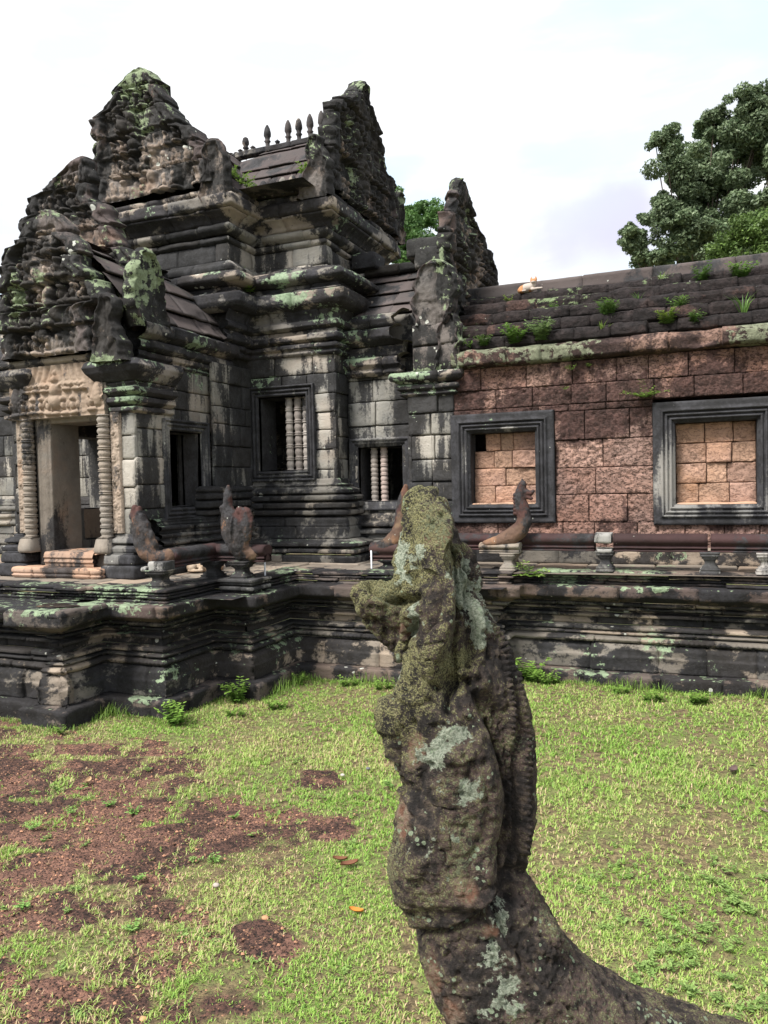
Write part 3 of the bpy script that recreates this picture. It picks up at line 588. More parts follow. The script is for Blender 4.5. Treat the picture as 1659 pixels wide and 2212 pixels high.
# carved pilaster panels with scroll relief
def scroll(u, z, seed):
    k = z/.15; ph = np.floor(k); cu = np.where(ph % 2 == 0, .03, -.03); d = np.hypot((u-cu)/.055, (k-ph-.5)/.42)
    return .022*np.abs(np.sin(d*5.2))*np.clip(1.25-d, 0, 1)+.012*(vnoise(np.stack([u, z, u*0], -1), 42, seed)-.3)
for xa, xb in ((-6.85, -6.70), (-8.42, -8.27)):
    us = np.linspace(xa, xb, 14); zs = np.arange(1.98, 3.5, .011); uu, zz = np.meshgrid(us, zs, indexing='ij')
    h = scroll(uu-(xa+xb)/2, zz, 3)+.008; h[[0, -1]] = -.02; h[[1, -2]] = .02
    P = np.stack([uu, 7.672-h*1.25, zz], -1); mb = MB(); mb.grid(P, (.7, .8, 0)); mb.build('carved_pilaster', M['clean'], gate)
# lintel
us = np.arange(-8.42, -6.86, .012); zs = np.arange(3.46, 4.12, .012); uu, zz = np.meshgrid(us, zs, indexing='ij'); xc = -7.64
a = np.abs(uu-xc); gar = 3.87-.20*sm(a, .50, .60)+.008*np.sin(a*70); dg = np.abs(zz-gar)
h = .05*np.exp(-(dg/.035)**2)*(.75+.25*np.abs(np.sin(uu*60)))
h += np.where(zz > gar, .026*np.abs(np.sin((uu+.25*np.sqrt(np.maximum(0, zz-3.86))*np.sign(uu-xc))*30))*sm(zz-gar, .03, .06), 0)
h += np.where(zz < gar-.03, figures(uu-xc+3, (zz-3.46)*1.0, rh=.30, cw=.14, seed=4)*.5, 0)
for (cx_, cz_, rx, rz, hh) in ((0, 3.66, .11, .10, .09), (0, 3.80, .075, .10, .10), (0, 3.93, .05, .06, .09), (0, 4.01, .03, .05, .06), (-.68, 3.72, .08, .16, .06), (.68, 3.72, .08, .16, .06)):
    h = np.maximum(h, hh*np.sqrt(np.clip(1-((uu-xc-cx_)/rx)**2-((zz-cz_)/rz)**2, 0, 1)))
P = np.stack([uu, 7.60-h-.008*vnoise(np.stack([uu, zz, uu*0], -1), 40), zz], -1); mb = MB(); mb.grid(P, (.8, .7, 0)); mb.box((-8.42, 7.60, 3.46), (-6.86, 8.1, 4.12), (.5, .5, 0)); mb.build('carved_lintel', M['clean'], gate)
# round turned colonettes
for cx_ in (-8.20, -6.93):
    mb = MB(); P_ = [(.088, 1.93)]; z = 1.94
    P_ += baluster_prof(1.93, 3.46, .088, 11); lathe(mb, (cx_, 7.64, 0), P_, n=16, amp=.002); mb.build('turned_colonette', M['clean'], gate)
    mb = MB(); mould(mb, [(cx_-.09, 7.75), (cx_-.09, 7.53), (cx_+.09, 7.53), (cx_+.09, 7.75)], [[(.02, 1.73), (.02, 1.80), (.0, 1.90), (-.02, 1.93)]], seed=41, jl=(3, 4), jit=0); mb.grid([[(cx_-.09, 7.53, 1.925), (cx_-.09, 7.7, 1.925)], [(cx_+.09, 7.53, 1.925), (cx_+.09, 7.7, 1.925)]], (.5, .5, 0)); mb.build('colonette_base', M['clean'], gate)
# door: moulded frame with deep reveal
door = MB(); frame(door, (0, 7.72, 0), (1, 0, 0), (0, -1, 0), -7.92, -7.1, 1.74, 3.40, [(.20, -.02), (.20, .02), (.155, .03), (.15, .012), (.10, .012), (.095, .0), (.055, -.0), (.05, -.018), (.01, -.02), (0, -.04), (0, -.52)], seed=44); do = door.build('door_frame', M['clean'], gate)
mb = MB(); mould(mb, [(-8.3, 7.75), (-8.3, 7.42), (-6.88, 7.42), (-6.88, 7.75)], [[(.0, 1.42), (.02, 1.46), (-.0, 1.475), (.02, 1.50), (.02, 1.53), (.0, 1.545)]], seed=45, jl=(.5, 1), jit=.003, amp=.006, dv=.012)
stone_block(mb, np.array([0, 0, 1.555]), X3, Y3, Z, -8.32, -6.86, 7.4, 7.8, dep=.03, rnd_=.012, col=(.8, .8, 0)); mb.build('door_step', M['sill'], gate)
mb = MB(); mould(mb, [(-7.92, 7.56), (-7.1, 7.56)], [[(0, 1.55), (0, 1.60), (.02, 1.61), (.0, 1.65), (.02, 1.67), (.0, 1.715), (-.03, 1.742)]], seed=46, jl=(.4, .9), jit=.003, amp=.008, dv=.012)
stone_block(mb, np.array([0, 0, 1.742]), X3, Y3, Z, -7.95, -7.07, 7.57, 8.25, dep=.03, rnd_=.03, amp=.014, col=(.8, .9, 0)); mb.build('door_sill', M['sill'], gate)
# interior: floor, back partition, ceiling
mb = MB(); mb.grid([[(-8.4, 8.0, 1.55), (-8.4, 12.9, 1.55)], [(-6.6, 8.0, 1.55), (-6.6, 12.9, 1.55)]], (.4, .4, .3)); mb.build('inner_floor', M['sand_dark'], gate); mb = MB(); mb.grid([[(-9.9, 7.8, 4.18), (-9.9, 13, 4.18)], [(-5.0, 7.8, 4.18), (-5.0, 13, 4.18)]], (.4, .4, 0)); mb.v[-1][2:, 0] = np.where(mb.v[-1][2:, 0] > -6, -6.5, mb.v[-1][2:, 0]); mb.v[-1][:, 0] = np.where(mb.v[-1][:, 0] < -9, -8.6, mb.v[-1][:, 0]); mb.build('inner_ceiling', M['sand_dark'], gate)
wallpart('inner_wall_or_backing', M['sand_dark'], (0, 11.6, 0), (1, 0, 0), (0, -1, 0), -9.9, -5.1, 1.42, 4.2, [(-8.0, -7.3, 1.5, 3.2)], ch=.35, bl=(.5, .9), seed=47, res=.15)
wallpart('inner_wall_or_backing', M['sand_dark'], (PX-.42, 0, 0), (0, 1, 0), (-1, 0, 0), 7.75, 10.2, 1.42, 4.1, [win_s], ch=.36, bl=(.5, .9), seed=48, thick=.01, res=.15)
wf = [(.15, 0), (.15, .04), (.125, .045), (.12, .01), (.10, .01), (.095, .035), (.07, .035), (.065, .0), (.045, .0), (.04, .02), (.015, .02), (.01, -.02), (0, -.02), (0, -.34)]
def window(O, U, N, hole, mat='grey', prof=wf, seed=0, bars=None, bt=.0, sill=True):
    mb = MB(); frame(mb, O, U, N, *hole, prof, seed=seed); fo = mb.build('window_frame', M[mat], gate)
    if bars:
        for i, (u, r_) in enumerate(bars):
            mb = MB(); c = np.array(O)+np.array(U)*u-np.array(N)*.17; lathe(mb, (c[0], c[1], 0), baluster_prof(hole[2], hole[3], r_, 6), n=16, amp=.001, seed=i, col=(rnd(), rnd(), 0)); b_ = mb.build('window_bar', M['bar'], None); b_.parent = fo; b_.location = -Vector(fo['_o'])
    return fo
window((PX, 0, 0), (0, 1, 0), (1, 0, 0), win_s, seed=51)
def jamb(O, U, N, hole, d=.46):
    mb = MB(); O, U, N = [np.array(q, float) for q in (O, U, N)]; a, b, c, e = hole; i = .012; a += i; b -= i; c += i; e -= i
    for (p0, q0), (p1, q1) in (((b, c), (b, e)), ((a, e), (a, c)), ((a, c), (b, c)), ((b, e), (a, e))):
        G = np.array([[O+U*(p0+(p1-p0)*t)+Z*(q0+(q1-q0)*t)+N*(-.06-(d-.06)*s_) for s_ in np.linspace(0, 1, 9)] for t in np.linspace(0, 1, 16)]); mb.grid(G+(fbm(G, 4, 3, 3)[..., None]-.5)*.02, (.7, .7, 0))
    return mb.build('window_jamb', M['grey'], gate)
jamb((PX, 0, 0), (0, 1, 0), (1, 0, 0), win_s, .30); jamb((0, 10.2, 0), (1, 0, 0), (0, -1, 0), (-6.27, -5.46, 2.75, 3.86), .5); jamb((0, 10.6, 0), (1, 0, 0), (0, -1, 0), (-4.81, -4.1, 2.26, 3.07), .45)
# central block
win_c = (-6.12, -5.46, 2.75, 3.86)
wallpart('wall', S, (0, 10.2, 0), (1, 0, 0), (0, -1, 0), -6.5, -4.97, 2.6, 4.45, [(-6.27, -5.46, 2.75, 3.86)], ch=.31, bl=(.35, .65), seed=61, jit=.008, thick=.5, res=.045)
window((0, 10.2, 0), (1, 0, 0), (0, -1, 0), (-6.27, -5.46, 2.75, 3.86), seed=62, bars=[(-5.83, .062), (-5.68, .064), (-5.55, .056)])
mb = MB(); frame(mb, (0, 10.2, 0), (1, 0, 0), (0, -1, 0), -6.27, -5.46, 2.75, 3.86, [(.155, -.02), (.155, .05), (.13, .055), (.13, .0)], seed=3); mb.build('window_surround', M['grey'], gate)
wallpart('wall', S, (-4.97, 0, 0), (0, 1, 0), (1, 0, 0), 10.2, 13.0, 2.6, 4.45, ch=.31, seed=63)
wallpart('wall', S, (0, 13.0, 0), (1, 0, 0), (0, 1, 0), -10.1, -4.97, 1.42, 4.45, ch=.4, bl=(.8, 1.2), seed=64, res=.2)
wallpart('wall', S, (0, 10.2, 0), (1, 0, 0), (0, -1, 0), -10.1, -8.55, 1.42, 4.45, ch=.35, bl=(.6, 1.), seed=65, res=.12)
wallpart('wall', S, (-10.1, 0, 0), (0, 1, 0), (-1, 0, 0), 10.2, 13.0, 1.42, 4.45, ch=.4, bl=(.8, 1.2), seed=66, res=.2)
core_path = [(PX+.1, 10.2), (-4.97, 10.2), (-4.97, 10.62), (-3.95, 10.62)]
bc = lambda z0, h, o: base_courses(z0, h, o)
mb = MB(); mould(mb, [(PX+.1, 10.2), (-4.97, 10.2), (-4.97, 10.62)], [
    [(.44, 1.42), (.45, 1.52), (.40, 1.54)], [(.40, 1.545), (.46, 1.57), (.46, 1.61), (.40, 1.63)], [(.40, 1.635), (.47, 1.66), (.47, 1.70), (.36, 1.73), (.32, 1.75)],
    [(.26, 1.755), (.245, 1.80), (.24, 1.93)], [(.24, 1.935), (.23, 1.96), (.23, 2.04), (.18, 2.07)], [(.18, 2.075), (.26, 2.10), (.26, 2.15), (.19, 2.18)], [(.19, 2.185), (.25, 2.2), (.25, 2.26), (.15, 2.28)],
    [(.15, 2.285), (.22, 2.31), (.22, 2.36), (.13, 2.385)], [(.13, 2.39), (.18, 2.41), (.18, 2.46), (.08, 2.5), (.10, 2.53), (.04, 2.55), (.02, 2.62)]], seed=70, jl=(.45, .9), amp=.007, dv=.018, jit=.006)
mb.build('base_moulding', M['sand_dark'], gate)
# wing and end pier
wallpart('wall', S, (0, 10.6, 0), (1, 0, 0), (0, -1, 0), -4.97, -3.9, 1.95, 4.35, [(-4.81, -4.1, 2.26, 3.07)], ch=.30, bl=(.3, .6), seed=71, jit=.01, thick=.5, res=.045)
window((0, 10.6, 0), (1, 0, 0), (0, -1, 0), (-4.81, -4.1, 2.26, 3.07), seed=72, bars=[(-4.62, .058), (-4.46, .06)], prof=[(.13, 0), (.13, .04), (.1, .05), (.09, .02), (.05, .03), (.045, .01), (0, .005), (0, -.34)])
wallpart('wall', S, (0, 10.32, 0), (1, 0, 0), (0, -1, 0), -3.9, -3.22, 1.95, 4.1, ch=.31, bl=(.3, .45), seed=73, jit=.014, thick=.4, res=.04, rnd_=.02)
wallpart('wall', S, (-3.9, 0, 0), (0, 1, 0), (-1, 0, 0), 10.32, 10.6, 1.95, 4.1, ch=.31, seed=74)
wallpart('wall', S, (0, 12.6, 0), (1, 0, 0), (0, 1, 0), -4.97, -3.3, 1.42, 4.35, ch=.4, bl=(.8, 1.2), seed=75, res=.2)
mb = MB(); mb.grid([[(-4.97, 10.6, 4.3), (-4.97, 12.6, 4.3)], [(-3.3, 10.6, 4.3), (-3.3, 12.6, 4.3)]], (.4, .4, 0)); mb.grid([[(-3.62, 10.4, 1.42), (-3.62, 10.4, 4.3)], [(-3.62, 12.6, 1.42), (-3.62, 12.6, 4.3)]], (.3, .3, 0)); mb.build('inner_wall_or_backing', M['sand_dark'], gate)
mb = MB(); mould(mb, [(-4.85, 10.6), (-3.9, 10.6), (-3.9, 10.32), (-3.24, 10.32)], [[(.26, 1.42), (.26, 1.55), (.2, 1.58)], [(.2, 1.585), (.24, 1.61), (.24, 1.66), (.15, 1.7)], [(.15, 1.705), (.13, 1.78), (.2, 1.8), (.2, 1.84), (.1, 1.87)], [(.1, 1.875), (.15, 1.9), (.15, 1.94), (.03, 1.97), (.03, 2.02), (0, 2.1)]], seed=76, jl=(.4, .8), dv=.018); mb.build('base_moulding', M['sand_dark'], gate)
# ---- capitals, cornices
mb = MB(); mould(mb, [(PX+.12, 9.4), (PX+.12, 10.2), (-4.97, 10.2), (-4.97, 10.9)], [[(.02, 4.42), (.05, 4.46), (.02, 4.50), (.08, 4.53), (.08, 4.57), (.04, 4.6)], [(.04, 4.605), (.12, 4.64), (.12, 4.70), (.07, 4.73), (.07, 4.78)], [(.08, 4.785), (.15, 4.82), (.15, 4.88), (.11, 4.91), (.13, 4.98), (.18, 5.05)]], seed=80, jl=(.5, .9), amp=.010, dv=.018); mb.build('capital', M['cornice'], gate)
corp = [(PX+.0, 7.95), (PX+.0, 9.5), (PX+.12, 9.5), (PX+.12, 10.2), (-4.97, 10.2), (-4.97, 13.0), (-6.3, 13.0)]
mb = MB(); mould(mb, [(-8.7, 9.75)]+[(PX+.12, 9.75)]+corp[3:], [[(.2, 5.05), (.30, 5.10), (.33, 5.15), (.33, 5.28), (.26, 5.30)], [(.24, 5.31), (.18, 5.34), (.14, 5.38), (.16, 5.41)], [(.18, 5.415), (.30, 5.45), (.33, 5.49), (.31, 5.56), (.22, 5.62), (.12, 5.64)], [(.10, 5.645), (.03, 5.68), (.03, 5.70), (-.3, 5.72)]], seed=81, jl=(.55, 1.0), amp=.012, chip=.05, dv=.025); mb.build('cornice', M['cornice'], gate)
# porch cornice over side wall
mb = MB(); mould(mb, [(PX, 7.72), (PX, 9.75)], [[(.0, 4.08), (.05, 4.12), (.02, 4.15), (.07, 4.18), (.07, 4.24)], [(.05, 4.245), (.12, 4.28), (.12, 4.35), (.08, 4.38)], [(.08, 4.385), (.2, 4.44), (.22, 4.48), (.22, 4.56), (.14, 4.60), (.1, 4.62)]], seed=82, jl=(.4, .7), amp=.012, dv=.02); mb.build('cornice', M['cornice'], gate)
# front cornice below the porch gable
mb = MB(); mould(mb, [(-8.7, 8.2), (-8.7, 7.6), (-6.7, 7.6), (-6.7, 7.75)], [[(-.05, 4.1), (.02, 4.14), (.05, 4.16), (.05, 4.22)]], seed=83, jl=(.5, .9), dv=.02); mb.build('cornice', M['cornice'], gate)
# wing cornice
mb = MB(); mould(mb, [(-4.97, 10.6), (-3.95, 10.6), (-3.95, 10.35)], [[(.0, 4.1), (.06, 4.15), (.03, 4.2), (.1, 4.26), (.10, 4.34), (.04, 4.38)], [(-.02, 4.385), (-.03, 4.46), (-.03, 4.54)], [(.02, 4.545), (.18, 4.60), (.22, 4.64), (.22, 4.74), (.12, 4.78)], [(.10, 4.785), (.14, 4.82), (.17, 4.9), (.12, 4.97), (.05, 5.0)]], seed=84, jl=(.35, .6), amp=.014, jit=.03, chip=.06, dv=.02); mb.build('cornice', M['cornice'], gate)
mb = MB(); mould(mb, [(-3.95, 10.6), (-3.95, 10.32), (-3.22, 10.32), (-3.22, 10.9)], [[(.0, 3.72), (.06, 3.76), (.03, 3.8), (.09, 3.83), (.09, 3.88), (.04, 3.9)], [(.04, 3.905), (.14, 3.95), (.16, 4.0), (.14, 4.06)]], seed=85, jl=(.5, .8), amp=.012, dv=.02); mb.build('capital', M['cornice'], gate)
stub = MB(); masonry(stub, (0, 10.27, 0), (1, 0, 0), (0, -1, 0), -3.8, -3.12, 4.06, 4.72, ch=.33, bl=(.7, .8), seed=86, rnd_=.03, amp=.02, red=.3); masonry(stub, (-3.12, 0, 0), (0, 1, 0), (1, 0, 0), 10.27, 10.8, 4.06, 4.72, ch=.33, bl=(.5, .8), seed=87, rnd_=.03, red=.3); stub.build('gable_base', M['carved'], gate)
# ---- upper storey
up_path = [(-8.75, 12.8), (-8.75, 9.72), (-6.42, 9.72), (-6.42, 10.48), (-5.22, 10.48), (-5.22, 12.75), (-6.4, 12.75)]
mb = MB(); mould(mb, up_path, [[(.16, 5.62), (.17, 5.70), (.10, 5.76), (.06, 5.80)], [(.02, 5.805), (.02, 5.96), (.0, 6.08)], [(.0, 6.085), (.05, 6.12), (.05, 6.16), (.01, 6.19)], [(.02, 6.195), (.10, 6.24), (.12, 6.29), (.09, 6.33)]], seed=90, jl=(.4, .8), amp=.010, dv=.03, jit=.012); mb.build('upper_wall', M['sand'], gate)
mb = MB(); mould(mb, up_path, [[(.08, 6.335), (.12, 6.40), (.20, 6.46), (.24, 6.48), (.26, 6.50)], [(.27, 6.505), (.30, 6.53), (.30, 6.66), (.26, 6.70)], [(.24, 6.705), (.20, 6.73), (.22, 6.76), (.22, 6.80), (.16, 6.83), (.0, 6.86)]], seed=91, jl=(.5, 1.0), amp=.012, chip=.06, dv=.03, jit=.014); mb.build('upper_cornice', M['cornice'], gate)
mb = MB()
for a, b, c, d, z in ((-8.9, 9.8, -5.2, 12.9, 6.84), (-6.5, 10.3, -5.1, 12.9, 5.70), (-8.7, 9.8, -6.3, 10.6, 5.68)): mb.grid([[(a, b, z), (a, d, z)], [(c, b, z), (c, d, z)]], (.4, .4, .3))
mb.box((-9.9, 10.1, 4.4), (-8.7, 13, 5.6)); mb.box((-8.5, 9.80, 4.2), (-6.45, 12.0, 5.6)); mb.box((-6.5, 10.3, 4.3), (-5.08, 12.9, 5.6)); mb.box((-8.6, 9.85, 5.55), (-6.6, 12.5, 6.4)); mb.box((-6.8, 10.62, 5.55), (-5.35, 12.6, 6.5)); mb.box((-8.4, 9.9, 6.3), (-6.6, 12.5, 6.82)); mb.box((-6.7, 10.52, 5.9), (-5.3, 12.7, 6.9)); mb.box((-4.97, 10.66, 4.25), (-3.5, 12.5, 4.98)); mb.box((-8.4, 7.9, 4.2), (-6.62, 9.7, 4.6)); mb.build('inner_wall_or_backing', M['sand_dark'], gate)
# antefix row along the upper eave
mb = MB()
for i in range(6):
    x = -6.25+i*.165; ovoid(mb, (x, 10.22, 6.95), (.074, .05, .13), col=(rnd(), rnd(), 0), n=14, m=12); ovoid(mb, (x, 10.18, 6.96), (.045, .03, .08), col=(rnd(), rnd(), 0))
mb.build('antefix_row', M['cornice'], gate)
# left wing of the gate, mostly outside the frame
wallpart('wall', S, (0, 10.45, 0), (1, 0, 0), (0, -1, 0), -14.5, -10.1, 1.42, 4.6, ch=.35, bl=(.5, .9), seed=401, res=.1)
mb = MB(); mould(mb, [(-14.5, 10.45), (-10.1, 10.45)], [[(.0, 4.6), (.2, 4.8), (.2, 4.95)], [(.1, 4.95), (-.5, 5.5), (-1.1, 5.9)]], seed=402); mb.build('cornice', M['cornice'], gate)
mb = MB(); mould(mb, [(-14.5, 10.45), (-10.1, 10.45), (-10.1, 10.2), (-8.6, 10.2)], base_courses(1.42, 1.0, .3), seed=403); mb.build('base_moulding', M['sand_dark'], gate)
# ---- roofs
mb = MB()
for (a, b) in ((-6.95, -5.2),):
    mb.grid([[(a, 10.47, 6.9), (a, 10.62, 7.25), (a, 11.0, 7.8), (a, 11.6, 8.12)], [(b, 10.47, 6.9), (b, 10.62, 7.25), (b, 11.0, 7.8), (b, 11.6, 8.12)]], (.3, .3, .5)); mb.grid([[(a, 12.7, 6.9), (a, 12.2, 7.8), (a, 11.6, 8.12)], [(b, 12.7, 6.9), (b, 12.2, 7.8), (b, 11.6, 8.12)]], (.3, .3, .5))
mb.build('roof', M['roof'], gate)
def vault(name, path, zs, os_, n, seed, mat='roof', red=.6, jl=(.35, .75), lip=.035):
    """overlapping slab courses from eave (first) to ridge"""
    mb = MB(); C_ = []
    for i in range(n):
        t0, t1 = i/n, (i+1)/n; f = lambda t: (np.interp(t, np.linspace(0, 1, len(os_)), os_), np.interp(t, np.linspace(0, 1, len(zs)), zs))
        pts = []
        for j in range(5):
            o, z = f(t0+(t1-t0)*j/4); k = lip*(1-j/4); pts.append((o+k, z+k*.4))
        C_.append(pts)
    mould(mb, path, C_, seed=seed, jl=jl, jit=.012, amp=.012, red=red, chip=.03, ends=.01, dv=.05); return mb.build(name, M[mat], gate)
vault('roof', [(-6.8, 10.42), (-5.3, 10.42)], [6.96, 7.12, 7.35, 7.65, 7.95, 8.14], [0, -.08, -.22, -.5, -.86, -1.12], 6, 101)
vault('roof', [(-5.3, 12.75), (-6.8, 12.75)], [6.9, 7.3, 7.8, 8.14], [0, -.3, -.8, -1.12], 4, 102)
mb = MB(); mould(mb, [(-8.4, 11.52), (-5.35, 11.52)], [[(.0, 8.10), (.06, 8.12), (.06, 8.2), (.0, 8.225), (-.16, 8.225)]], seed=103, jl=(.4, .8), dv=.02, amp=.01); mb.build('ridge_course', M['cornice'], gate)
vault('roof', [(-8.6, 12.5), (-8.6, 9.6)], [6.9, 7.4, 7.9, 8.2], [0, -.15, -.5, -.9], 4, 104); vault('roof', [(-6.6, 9.6), (-6.6, 12.5)], [6.9, 7.4, 7.9, 8.2], [0, -.15, -.5, -.9], 4, 105)
vault('roof', [(-5.25, 10.66), (-3.6, 10.66)], [5.0, 5.12, 5.3, 5.5, 5.7, 5.86], [.0, -.12, -.3, -.52, -.78, -1.0], 4, 106, red=.25, jl=(.35, .6))
vault('roof', [(-3.6, 12.5), (-5.25, 12.5)], [5.0, 5.4, 5.86], [0, -.3, -.9], 3, 107)
mb = MB(); mould(mb, [(-5.0, 11.5), (-3.6, 11.5)], [[(0, 5.82), (.05, 5.85), (.05, 5.95), (0, 5.97), (-.2, 5.97)]], seed=108, jl=(.3, .6), amp=.015, jit=.03); mb.build('ridge_course', M['carved'], gate)
mb = MB(); stone_block(mb, np.array([0, 11.25, 0]), X3, Z, -Y3, -5.15, -4.75, 5.9, 6.15, dep=.3, rnd_=.03); stone_block(mb, np.array([-4.75, 0, 0]), Y3, Z, X3, 11.25, 11.7, 5.9, 6.15, dep=.3, rnd_=.03); mb.build('ridge_block', M['cornice'], gate)
# porch roof behind the twin gables
vault('roof', [(PX-.02, 7.6), (PX-.02, 9.65)], [4.62, 4.8, 5.05, 5.35, 5.6, 5.75], [.14, .0, -.16, -.42, -.8, -1.1], 4, 109, red=.35, jl=(.4, .7)); vault('roof', [(PW, 9.65), (PW, 7.8)], [4.62, 5.1, 5.5, 5.75], [.1, -.1, -.5, -1.1], 4, 110)
mb = MB(); pr_ = lambda r, H, z: [(r*.8, z), (r*.9, z+H*.06), (r*.55, z+H*.12), (r*.62, z+H*.24), (r*.95, z+H*.30), (r*.6, z+H*.36), (r*.75, z+H*.46), (r, z+H*.52), (r*.98, z+H*.66), (r*.72, z+H*.84), (r*.3, z+H*.97), (.003, z+H)]
for i, (x, h) in enumerate(((-8.02, .38), (-7.69, .26), (-7.53, .07), (-7.42, .06), (-7.34, .10), (-7.23, .30), (-7.09, .11), (-6.80, .40), (-6.61, .12), (-6.40, .40), (-6.20, .41), (-5.99, .42), (-5.78, .43))):
    f = MB(); p = pr_(.060 if h > .2 else .05, h if h > .2 else h*2.2, 8.215)
    if i == 5: p = [(r_, min(z, 8.215+.27)) for r_, z in p]
    if i == 10: p = [(r_, min(z, 8.215+.38)) for r_, z in p]
    if h < .2: p = [q for q in p if q[1] < 8.215+h] + [(.003, 8.215+h)]
    lathe(f, (x, 11.6, 0), p, n=12, amp=.004, seed=i, col=(rnd(), rnd(), .3 if i % 2 else 0)); f.build('ridge_finial', M['cornice'] if i in (5, 8, 10) else M['roof'], gate)
# ---- gables (real thickness, carved relief)
def gable(name, *a, **k): mb = MB(); pediment(mb, *a, **k); return mb.build(name, M['carved'], gate)
gable('gable', (0, 9.42, 0), X3, -Y3, [(6.88, -8.62), (7.6, -8.62), (7.62, -8.60), (8.16, -8.55), (8.2, -8.38), (8.3, -8.28), (8.47, -8.2), (8.6, -8.0), (8.72, -7.78)],
      [(6.88, -6.5), (7.38, -6.52), (7.42, -6.62), (7.72, -6.78), (7.75, -6.95), (8.02, -7.08), (8.06, -7.12), (8.28, -7.26), (8.5, -7.45), (8.62, -7.55), (8.72, -7.62)], .75, seed=201, bw=.22, red=.7, scal=.02)
gable('gable', (-5.02, 0, 0), Y3, X3, [(6.84, 10.3), (7.55, 10.26), (7.72, 10.22), (7.8, 10.45), (8.17, 10.55), (8.2, 10.74), (8.38, 10.80), (8.42, 11.0), (8.7, 11.3), (8.95, 11.55)],
      [(6.84, 12.95), (7.3, 12.85), (7.52, 12.75), (7.8, 12.62), (8.12, 12.45), (8.45, 12.15), (8.6, 11.95), (8.85, 11.76), (8.95, 11.68)], .42, seed=202, bw=.24, red=.75, scal=.015)
# porch front gable and the larger one behind it
gable('gable', (0, 7.44, 0), X3, -Y3, [(4.22, -8.46), (5.0, -8.44), (5.1, -8.42), (5.25, -8.32), (5.48, -8.28), (5.6, -8.2), (5.63, -8.03), (5.9, -7.95), (6.0, -7.78), (6.03, -7.7)],
      [(4.22, -6.86), (4.75, -6.84), (4.8, -6.72), (5.0, -6.8), (5.18, -6.87), (5.35, -6.97), (5.48, -7.04), (5.62, -7.18), (5.85, -7.36), (5.95, -7.5), (6.03, -7.58)], .5, seed=203, bw=.24, red=.5, step=.014)
gable('gable', (0, 8.28, 0), X3, -Y3, [(4.5, -8.9), (6.3, -8.85), (6.35, -8.78), (6.44, -8.82), (6.62, -8.78), (6.64, -8.55), (6.8, -8.4), (6.9, -8.1), (7.02, -7.86)],
      [(4.5, -6.7), (5.4, -6.88), (5.55, -6.95), (5.7, -7.05), (5.93, -7.2), (6.2, -7.38), (6.38, -7.52), (6.75, -7.6), (6.95, -7.66), (7.02, -7.7)], .45, seed=204, bw=.24, red=.7, scal=.02)
gable('gable', (-3.28, 0, 0), Y3, X3, [(4.7, 10.5), (5.3, 10.62), (5.8, 10.24), (6.03, 10.27), (6.05, 10.36), (6.27, 10.42), (6.29, 10.55), (6.47, 10.64), (6.75, 11.0), (6.98, 11.12)],
      [(4.7, 13.1), (5.88, 13.06), (6.06, 13.02), (6.1, 12.8), (6.3, 12.72), (6.48, 12.6), (6.5, 12.2), (6.62, 12.0), (6.75, 11.8), (6.98, 11.5)], .34, seed=205, bw=.25, red=.7, scal=.012)
# corner acroteria
def leafp(name, *a, **k): mb = MB(); leaf_slab(mb, *a, **k); return mb.build(name, M['carved'], gate)
leafp('acroterion', (0, 9.40, 0), X3, -Y3, [(6.6, -6.66, -6.16), (6.9, -6.6, -6.18), (7.2, -6.56, -6.22), (7.4, -6.54, -6.28), (7.46, -6.5, -6.34)], .22, seed=211)
leafp('acroterion', (0, 10.16, 0), X3, -Y3, [(6.68, -5.48, -4.9), (6.85, -5.42, -4.88), (7.05, -5.32, -4.9), (7.25, -5.27, -4.96), (7.5, -5.26, -5.03), (7.57, -5.24, -5.1)], .2, seed=212)
leafp('acroterion', (-4.98, 0, 0), Y3, X3, [(6.80, 12.85, 13.22), (7.0, 12.86, 13.3), (7.3, 12.82, 13.24), (7.5, 12.78, 13.2), (7.72, 12.95, 13.3)], .18, seed=213)
leafp('acroterion', (0, 7.40, 0), X3, -Y3, [(4.06, -6.92, -6.36), (4.3, -6.9, -6.44), (4.5, -6.86, -6.48), (4.75, -6.8, -6.5), (4.86, -6.74, -6.54)], .28, seed=214)
leafp('acroterion', (-6.30, 0, 0), Y3, X3, [(4.5, 7.62, 8.25), (4.65, 7.55, 8.2), (4.9, 7.5, 8.12), (5.15, 7.5, 8.06), (5.35, 7.62, 7.98), (5.46, 7.7, 7.92)], .3, seed=215)
leafp('acroterion', (0, 10.26, 0), X3, -Y3, [(4.70, -3.76, -3.36), (5.0, -3.78, -3.22), (5.27, -3.76, -3.2), (5.45, -3.66, -3.24), (5.57, -3.56, -3.36)], .3, seed=216)
leafp('acroterion', (0, 10.22, 0), X3, -Y3, [(4.0, -3.42, -3.06), (4.3, -3.42, -3.1), (4.7, -3.36, -3.08), (4.86, -3.3, -3.14)], .24, seed=217)
mb = MB(); stone_block(mb, np.array([0, 10.3, 0]), X3, Z, -Y3, -3.75, -3.3, 5.5, 5.8, dep=.4, rnd_=.04, amp=.02); stone_block(mb, np.array([0, 10.5, 0]), X3, Z, -Y3, -3.95, -3.3, 5.72, 6.0, dep=.4, rnd_=.04, amp=.02); mb.build('gable_block', M['carved'], gate)
# left return of the building (only a sliver is in view)
gable('gable', (-10.1, 0, 0), Y3, -X3, [(5.6, 10.3), (6.6, 10.9), (7.0, 11.5)], [(5.6, 12.9), (6.6, 12.3), (7.0, 11.7)], .4, seed=220, step=.05, figs=False)

